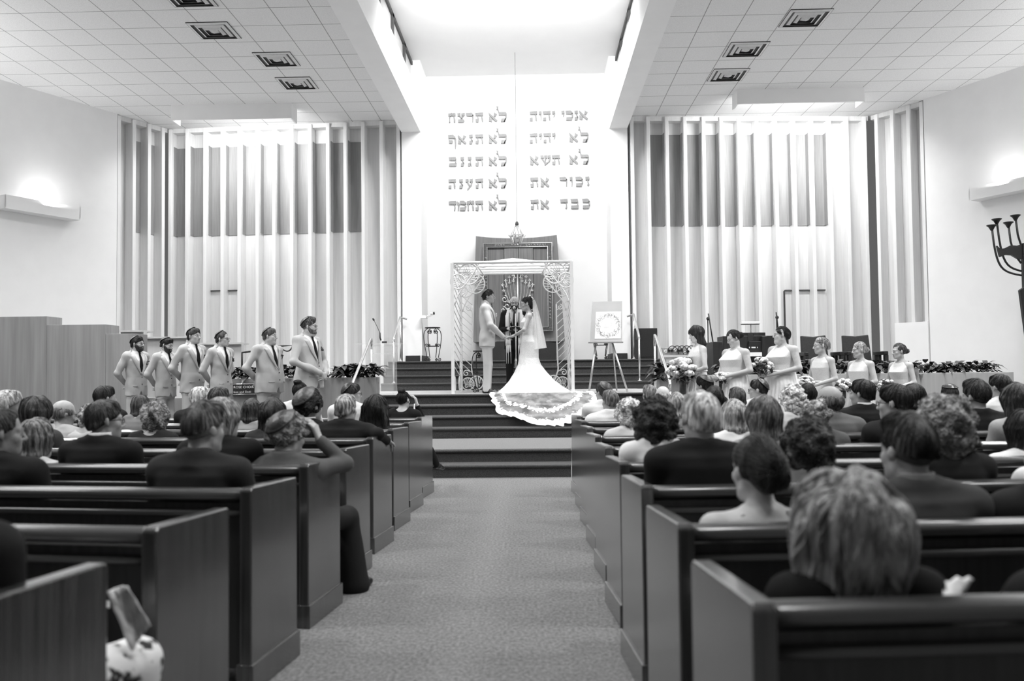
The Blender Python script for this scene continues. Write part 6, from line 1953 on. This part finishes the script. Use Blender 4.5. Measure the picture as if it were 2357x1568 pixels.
G_('L', 2, 462, 918, 'white-haired man in a dark jacket in front of the third groomsman', style='short', hair=.62, hy=-50, skin_g=.42, grey=.015, w=1.05)
G_('L', 3, 506, 922, 'guest with parted brown hair below the groomsman in glasses', style='short', hair=.05, hy=-20, hs=1.0, grey=.05)
G_('L', 7, 470, 990, 'young man with a faded haircut in a dark shirt, largest head left of the aisle', style='quiff', hair=.085, hy=-22, skin_g=.34, top='shirt', grey=.028, w=1.08, res=.009, hres=.006)
G_('L', 6, 514, 966, 'woman with long blonde hair and pale headscarf behind the man with faded hair', style='shoulder', hair=.30, hy=-25, top='suit', grey=.012, collar=.6, w=1.05)
G_('L', 3, 580, 947, 'guest with a rounded dark brown bob below the plaque', style='bob', hair=.05, hs=.92, top='blouse', grey=.3, hy=5)
G_('L', 4, 630, 957, 'woman with long straight dark brown hair in front of the stout groomsman', style='long', hair=.030, top='dress', grey=.03, hs=1.02)
G_('L', 2, 694, 905, 'guest with a dark frizzy top bun in front of the tallest groomsman', style='topbun', hair=.012, hy=-25, skin_g=.15, top='blouse', grey=.7, hs=.85)
G_('L', 4, 714, 938, 'man with thick dark curly hair and a leather skullcap, dark suit', style='curly', hair=.03, hy=-25, kip=.045, grey=.014, skin_g=.38, hs=1.10, w=1.0, kt=42, yh=-.12)
ls = G_('L', 6, 665, 1005, 'grey-curled guest in a black leather skullcap raising a hand to the ear', style='curly', hair=.26, hy=-30, hp=-8, kip=.02, kt=48, top='shirt', grey=.10, skin_g=.42, res=.008,
        arms=[None, ((.30, .16, .86), (.155, .12, 1.0), (-.35, .0, 1), (-1, 0, 0))], legs=[((-.08, .42, .50), (-.10, .40, .07), (0, 1, 0)), ((.165, .565, .47), (.20, .585, .07), (.35, .9, 0))], pants=.018, flare=.10)
m = MB(); fr_s = ls[1]; m.grid([[fr_s((x, -.085 - .02 * i + .01 * abs(x) * 20 * 0, -.155 - .035 * i + abs(x) * .1)) for x in (-.07, -.035, 0, .035, .07)] for i in range(3)]); m.build('white_collar', cloth(.75), ls[0], world=False, solid=.006)
G_('L', 4, 797, 943, 'grey-haired man in a black jacket stretching his arm along the pew back', style='short', hair=.34, hy=-14, grey=.014, skin_g=.34, w=1.12, collar=None, hs=.98,
   arms=[None, ((.30, -.07, .90), (.30, .14, .84), (-.1, 1, -.4), (0, 0, -1))], res=.010, far=False, pants=.11,
   legs=[((-.10, .42, .50), (-.10, .40, .07), (0, 1, 0)), ((.12, .54, .50), (.12, .47, .07), (0, 1, 0))], yh=-.22)
G_('L', 2, 811, 908, 'man in a black skullcap and glasses beside the left handrail', style='short', hair=.04, hy=-58, kip=.02, glasses=True, skin_g=.42, top='shirt', grey=.65, hs=.92, kt=48)
G_('L', 3, 866, 948, 'woman with long loose black hair at the aisle end of a left pew', style='long', hair=.010, top='dress', grey=.012, hs=1.15, w=.92, ein=.01)
lw = G_('L', 1, 929, 923, 'woman with a black updo wiping her face, front left pew by the aisle', style='topbun', hair=.008, hy=-12, top='dress', grey=.01, hs=.85, skin_g=.42, res=.009, w=.95, far=False,
        arms=[None, ((.185, .20, .80), (.13, .14, 1.01), (-.25, .15, 1), (-1, 0, 0))], legs=[((-.06, .42, .50), (-.08, .40, .07), (0, 1, 0)), ((.12, .48, .56), (.19, .72, .30), (.4, 1, -.3))], pants=.012)
G_('L', 9, -112, 1080, 'guest in a floral skirt, mostly cut off by the left edge', style='bob', hair=.05, top='blouse', grey=.018, w=1.05, hs=1.0, ein=-.01,
   legs=[((.0, .42, .52), (-.05, .40, .07), (0, 1, 0)), ((.22, .50, .53), (.24, .46, .07), (0, 1, 0))],
   pants=noise_mat('floral_skirt', .36, .8, .97, (20, 20, 20), .1, detail=2, ramp=(.40, .47)))

# ------------------------------------------------------------------ seated guests, right block
G_('R', 1, 1388, 905, 'man in a dark striped skullcap and white shirt, front right pew', style='short', hair=.06, hy=30, kip=.035, top='shirt', grey=.70, skin_g=.40, hs=.95, kt=40, far=False, pants=.45,
   legs=[((-.24, .50, .50), (-.26, .46, .07), (0, 1, 0)), ((.06, .42, .50), (.08, .40, .07), (0, 1, 0))])
G_('R', 2, 1404, 925, 'man with cropped grey hair and white shirt behind the striped skullcap', style='short', hair=.20, hy=22, top='shirt', grey=.72, skin_g=.36, hs=.95, w=1.1)
G_('R', 4, 1446, 955, 'elderly woman with white curly hair and a pale collar', style='permed', hair=.58, hy=28, top='blouse', grey=.55, skin_g=.38, hs=.95, w=.9)
G_('R', 6, 1506, 972, 'woman with big dark curly hair and a bright white top', style='bigcurly', hair=.022, top='blouse', grey=.78, hs=.92, big=.98, hy=5, w=.95, ein=.02)
G_('R', 1, 1494, 909, 'grey-haired guest half hidden by a bald head, front right pew', style='short', hair=.25, hy=15, hs=.9)
G_('R', 2, 1525, 914, 'bald guest with a gleaming crown near the right handrail', style='fringe', hair=.5, skin_g=.55, hy=5, hs=.92, top='shirt', grey=.6)
G_('R', 3, 1556, 935, 'woman with a short blonde bob beside the bald head', style='bob', hair=.33, hs=.95, top='blouse', grey=.2, hy=8)
G_('R', 7, 1611, 965, 'white-haired man in a broad dark jacket, two seats from the aisle', style='short', hair=.62, skin_g=.42, grey=.014, w=1.15, hs=1.03, collar=None, hy=8, ein=.01)
G_('R', 1, 1620, 890, 'dark-haired man in a skullcap in front of the first bridesmaid', style='short', hair=.015, hy=38, kip=.02, hs=.98, skin_g=.35)
G_('R', 3, 1643, 922, 'guest with smooth black hair below the round white bouquet', style='bob', hair=.010, hs=1.0, top='blouse', grey=.03)
G_('R', 2, 1696, 920, 'guest with short brown hair below the second bridesmaid', style='short', hair=.09, hs=1.0, hy=10, grey=.2, top='shirt')
G_('R', 5, 1689, 960, 'woman with a layered blonde bob and white top', style='bob', hair=.40, hs=.95, top='blouse', grey=.75, hy=4)
G_('R', 6, 1757, 962, 'woman with long straight ash-brown hair', style='straight', hair=.15, hs=1.0, top='blouse', grey=.30, hy=3)
G_('R', 1, 1744, 899, 'man in a black skullcap and glasses in profile, below the third bridesmaid', style='short', hair=.03, hy=62, kip=.012, glasses=True, hs=1.0, skin_g=.45, kt=48, top='shirt', grey=.6)
G_('R', 4, 1824, 925, 'woman with fluffy white hair below the third bridesmaid', style='permed', hair=.66, hs=.92, top='blouse', grey=.55, hy=10)
G_('R', 2, 1858, 908, 'guest with dark hair between two white-haired heads and the fourth bridesmaid', style='bob', hair=.014, hs=.9, top='blouse', grey=.03)
G_('R', 5, 1876, 960, 'woman with wavy grey-blonde hair in front of the bald man', style='permed', hair=.26, hs=.9, top='blouse', grey=.1, hy=-5)
G_('R', 7, 1855, 1030, 'woman with dense brown curls behind the dark updo', style='bigcurly', hair=.045, hs=.92, big=.92, top='blouse', grey=.25)
G_('R', 8, 1740, 1085, 'woman with a dark updo and bare pale shoulders', style='updo', hair=.016, hs=1.0, top='bare', grey=.55, skin_g=.48, w=1.08, hy=12, res=.009, hres=.006)
G_('R', 4, 1907, 925, 'bald man with a grey tweed jacket', style='fringe', hair=.12, hs=1.06, hy=30, grey=.12, w=1.12, skin_g=.35, collar=None)
G_('R', 3, 1984, 908, 'black-haired man in a black suit in front of the fifth bridesmaid', style='short', hair=.012, hs=1.08, hy=35, grey=.012, w=1.12, skin_g=.36)
G_('R', 5, 2058, 930, 'guest with short black hair and glasses turned left', style='short', hair=.010, hs=1.08, hy=42, glasses=True, grey=.02, skin_g=.40, collar=None)
G_('R', 7, 2168, 985, 'woman with a large grey-blonde curly mass of hair', style='bigcurly', hair=.24, hs=1.0, big=1.0, top='dress', grey=.02, hy=-5)
G_('R', 8, 2088, 1040, 'young man with a dark side-swept haircut in a grey jacket', style='quiff', hair=.022, hs=1.02, hy=14, grey=.055, w=1.1, skin_g=.36, collar=.2, res=.009, hres=.006)
G_('R', 9, 1950, 1225, 'woman with tousled grey-blonde hair in black, nearest guest', style='tousled', hair=.24, hs=1.06, big=1.04, top='dress', grey=.008, w=1.02, hy=6, res=.009, hres=.006, skin_g=.4, shoulder_drop=-.045)
G_('R', 2, 2185, 912, 'guest with a flat dark cap before the right end of the planter', style='short', hair=.03, hs=.95, kip=.02, kt=5, skin_g=.3)
G_('R', 4, 2246, 915, 'man with flat dark hair in a black suit before the right wall', style='quiff', hair=.014, hs=1.08, hy=22, grey=.010, w=1.1, skin_g=.36, collar=None)
G_('R', 3, 2300, 893, 'dark-haired guest in a white shirt before the right wall', style='short', hair=.015, hs=1.0, hy=20, top='shirt', grey=.6)
G_('R', 5, 2338, 925, 'woman with long dark brown hair cut by the right edge, upper', style='straight', hair=.04, hs=1.02, top='blouse', grey=.35)
G_('R', 6, 2350, 995, 'woman with black hair in a white shirt cut by the right edge, lower', style='straight', hair=.012, hs=1.0, top='shirt', grey=.75, w=1.15, fem=True)
G_('R', 7, 2440, 1010, 'guest whose white sleeve shows at the right edge', style='short', hair=.05, top='shirt', grey=.75, w=1.1)
G_('R', 8, 2420, 1050, 'guest whose dark shoulder shows at the right edge beside the grey jacket', style='short', hair=.05, grey=.02, w=1.15)
G_('R', 9, 2545, 1190, 'guest in a dark sleeve holding a folded paper at the right edge', style='short', hair=.05, grey=.012, w=1.2, hs=1.05)
G_('R', 3, 2102, 915, 'guest with dark hair beside the black-haired guest in glasses', style='bob', hair=.014, hs=1.0, top='blouse', grey=.05)

# ------------------------------------------------------------------ papers and tissues
def sheet(name, label, cat, pts, mat=None, group=None, bend=.02, t=.004):
    a, b, c, d = map(Vector, pts); n = (b - a).cross(d - a).normalized()
    e = MB(); k = 7
    rs = random.Random(len(label))
    e.grid([[a.lerp(b, i / k).lerp(d.lerp(c, i / k), j / k) + n * (bend * math.sin(math.pi * i / k) + bend * .3 * math.sin(3 * i + 2 * j + rs.random())) for i in range(k + 1)] for j in range(k + 1)])
    o = e.build(name, mat or M_PAPER, solid=t)
    return tag(o, label, cat, group)


P = lambda px, py, y: tuple(at_y(px, py, y))
sheet('paper_towel', 'crumpled pale paper towel beside the floral skirt', 'tissue', [P(247, 1362, 2.40), P(293, 1350, 2.42), P(347, 1440, 2.46), P(303, 1502, 2.42)], noise_mat('tissue', .55, .9, .1, (40, 40, 40), .4), bend=.03)
sheet('folded_paper', 'folded white paper on the lap of the guest at the right edge', 'paper', [P(2150, 1402, 1.985), P(2194, 1397, 1.985), P(2241, 1332, 2.05), P(2142, 1364, 2.03)])
sheet('order_of_service', 'white order of service on a left pew seat beside the paper towel', 'paper', [P(215, 1400, 2.75), P(253, 1400, 2.75), P(253, 1385, 2.8), P(215, 1385, 2.8)], bend=.004)
sheet('tissue', 'white tissue in the hand of the woman with a black updo', 'tissue', [P(951, 950, 9.95), P(957, 952, 9.95), P(960, 936, 10.0), P(953, 930, 10.0)], bend=.03)
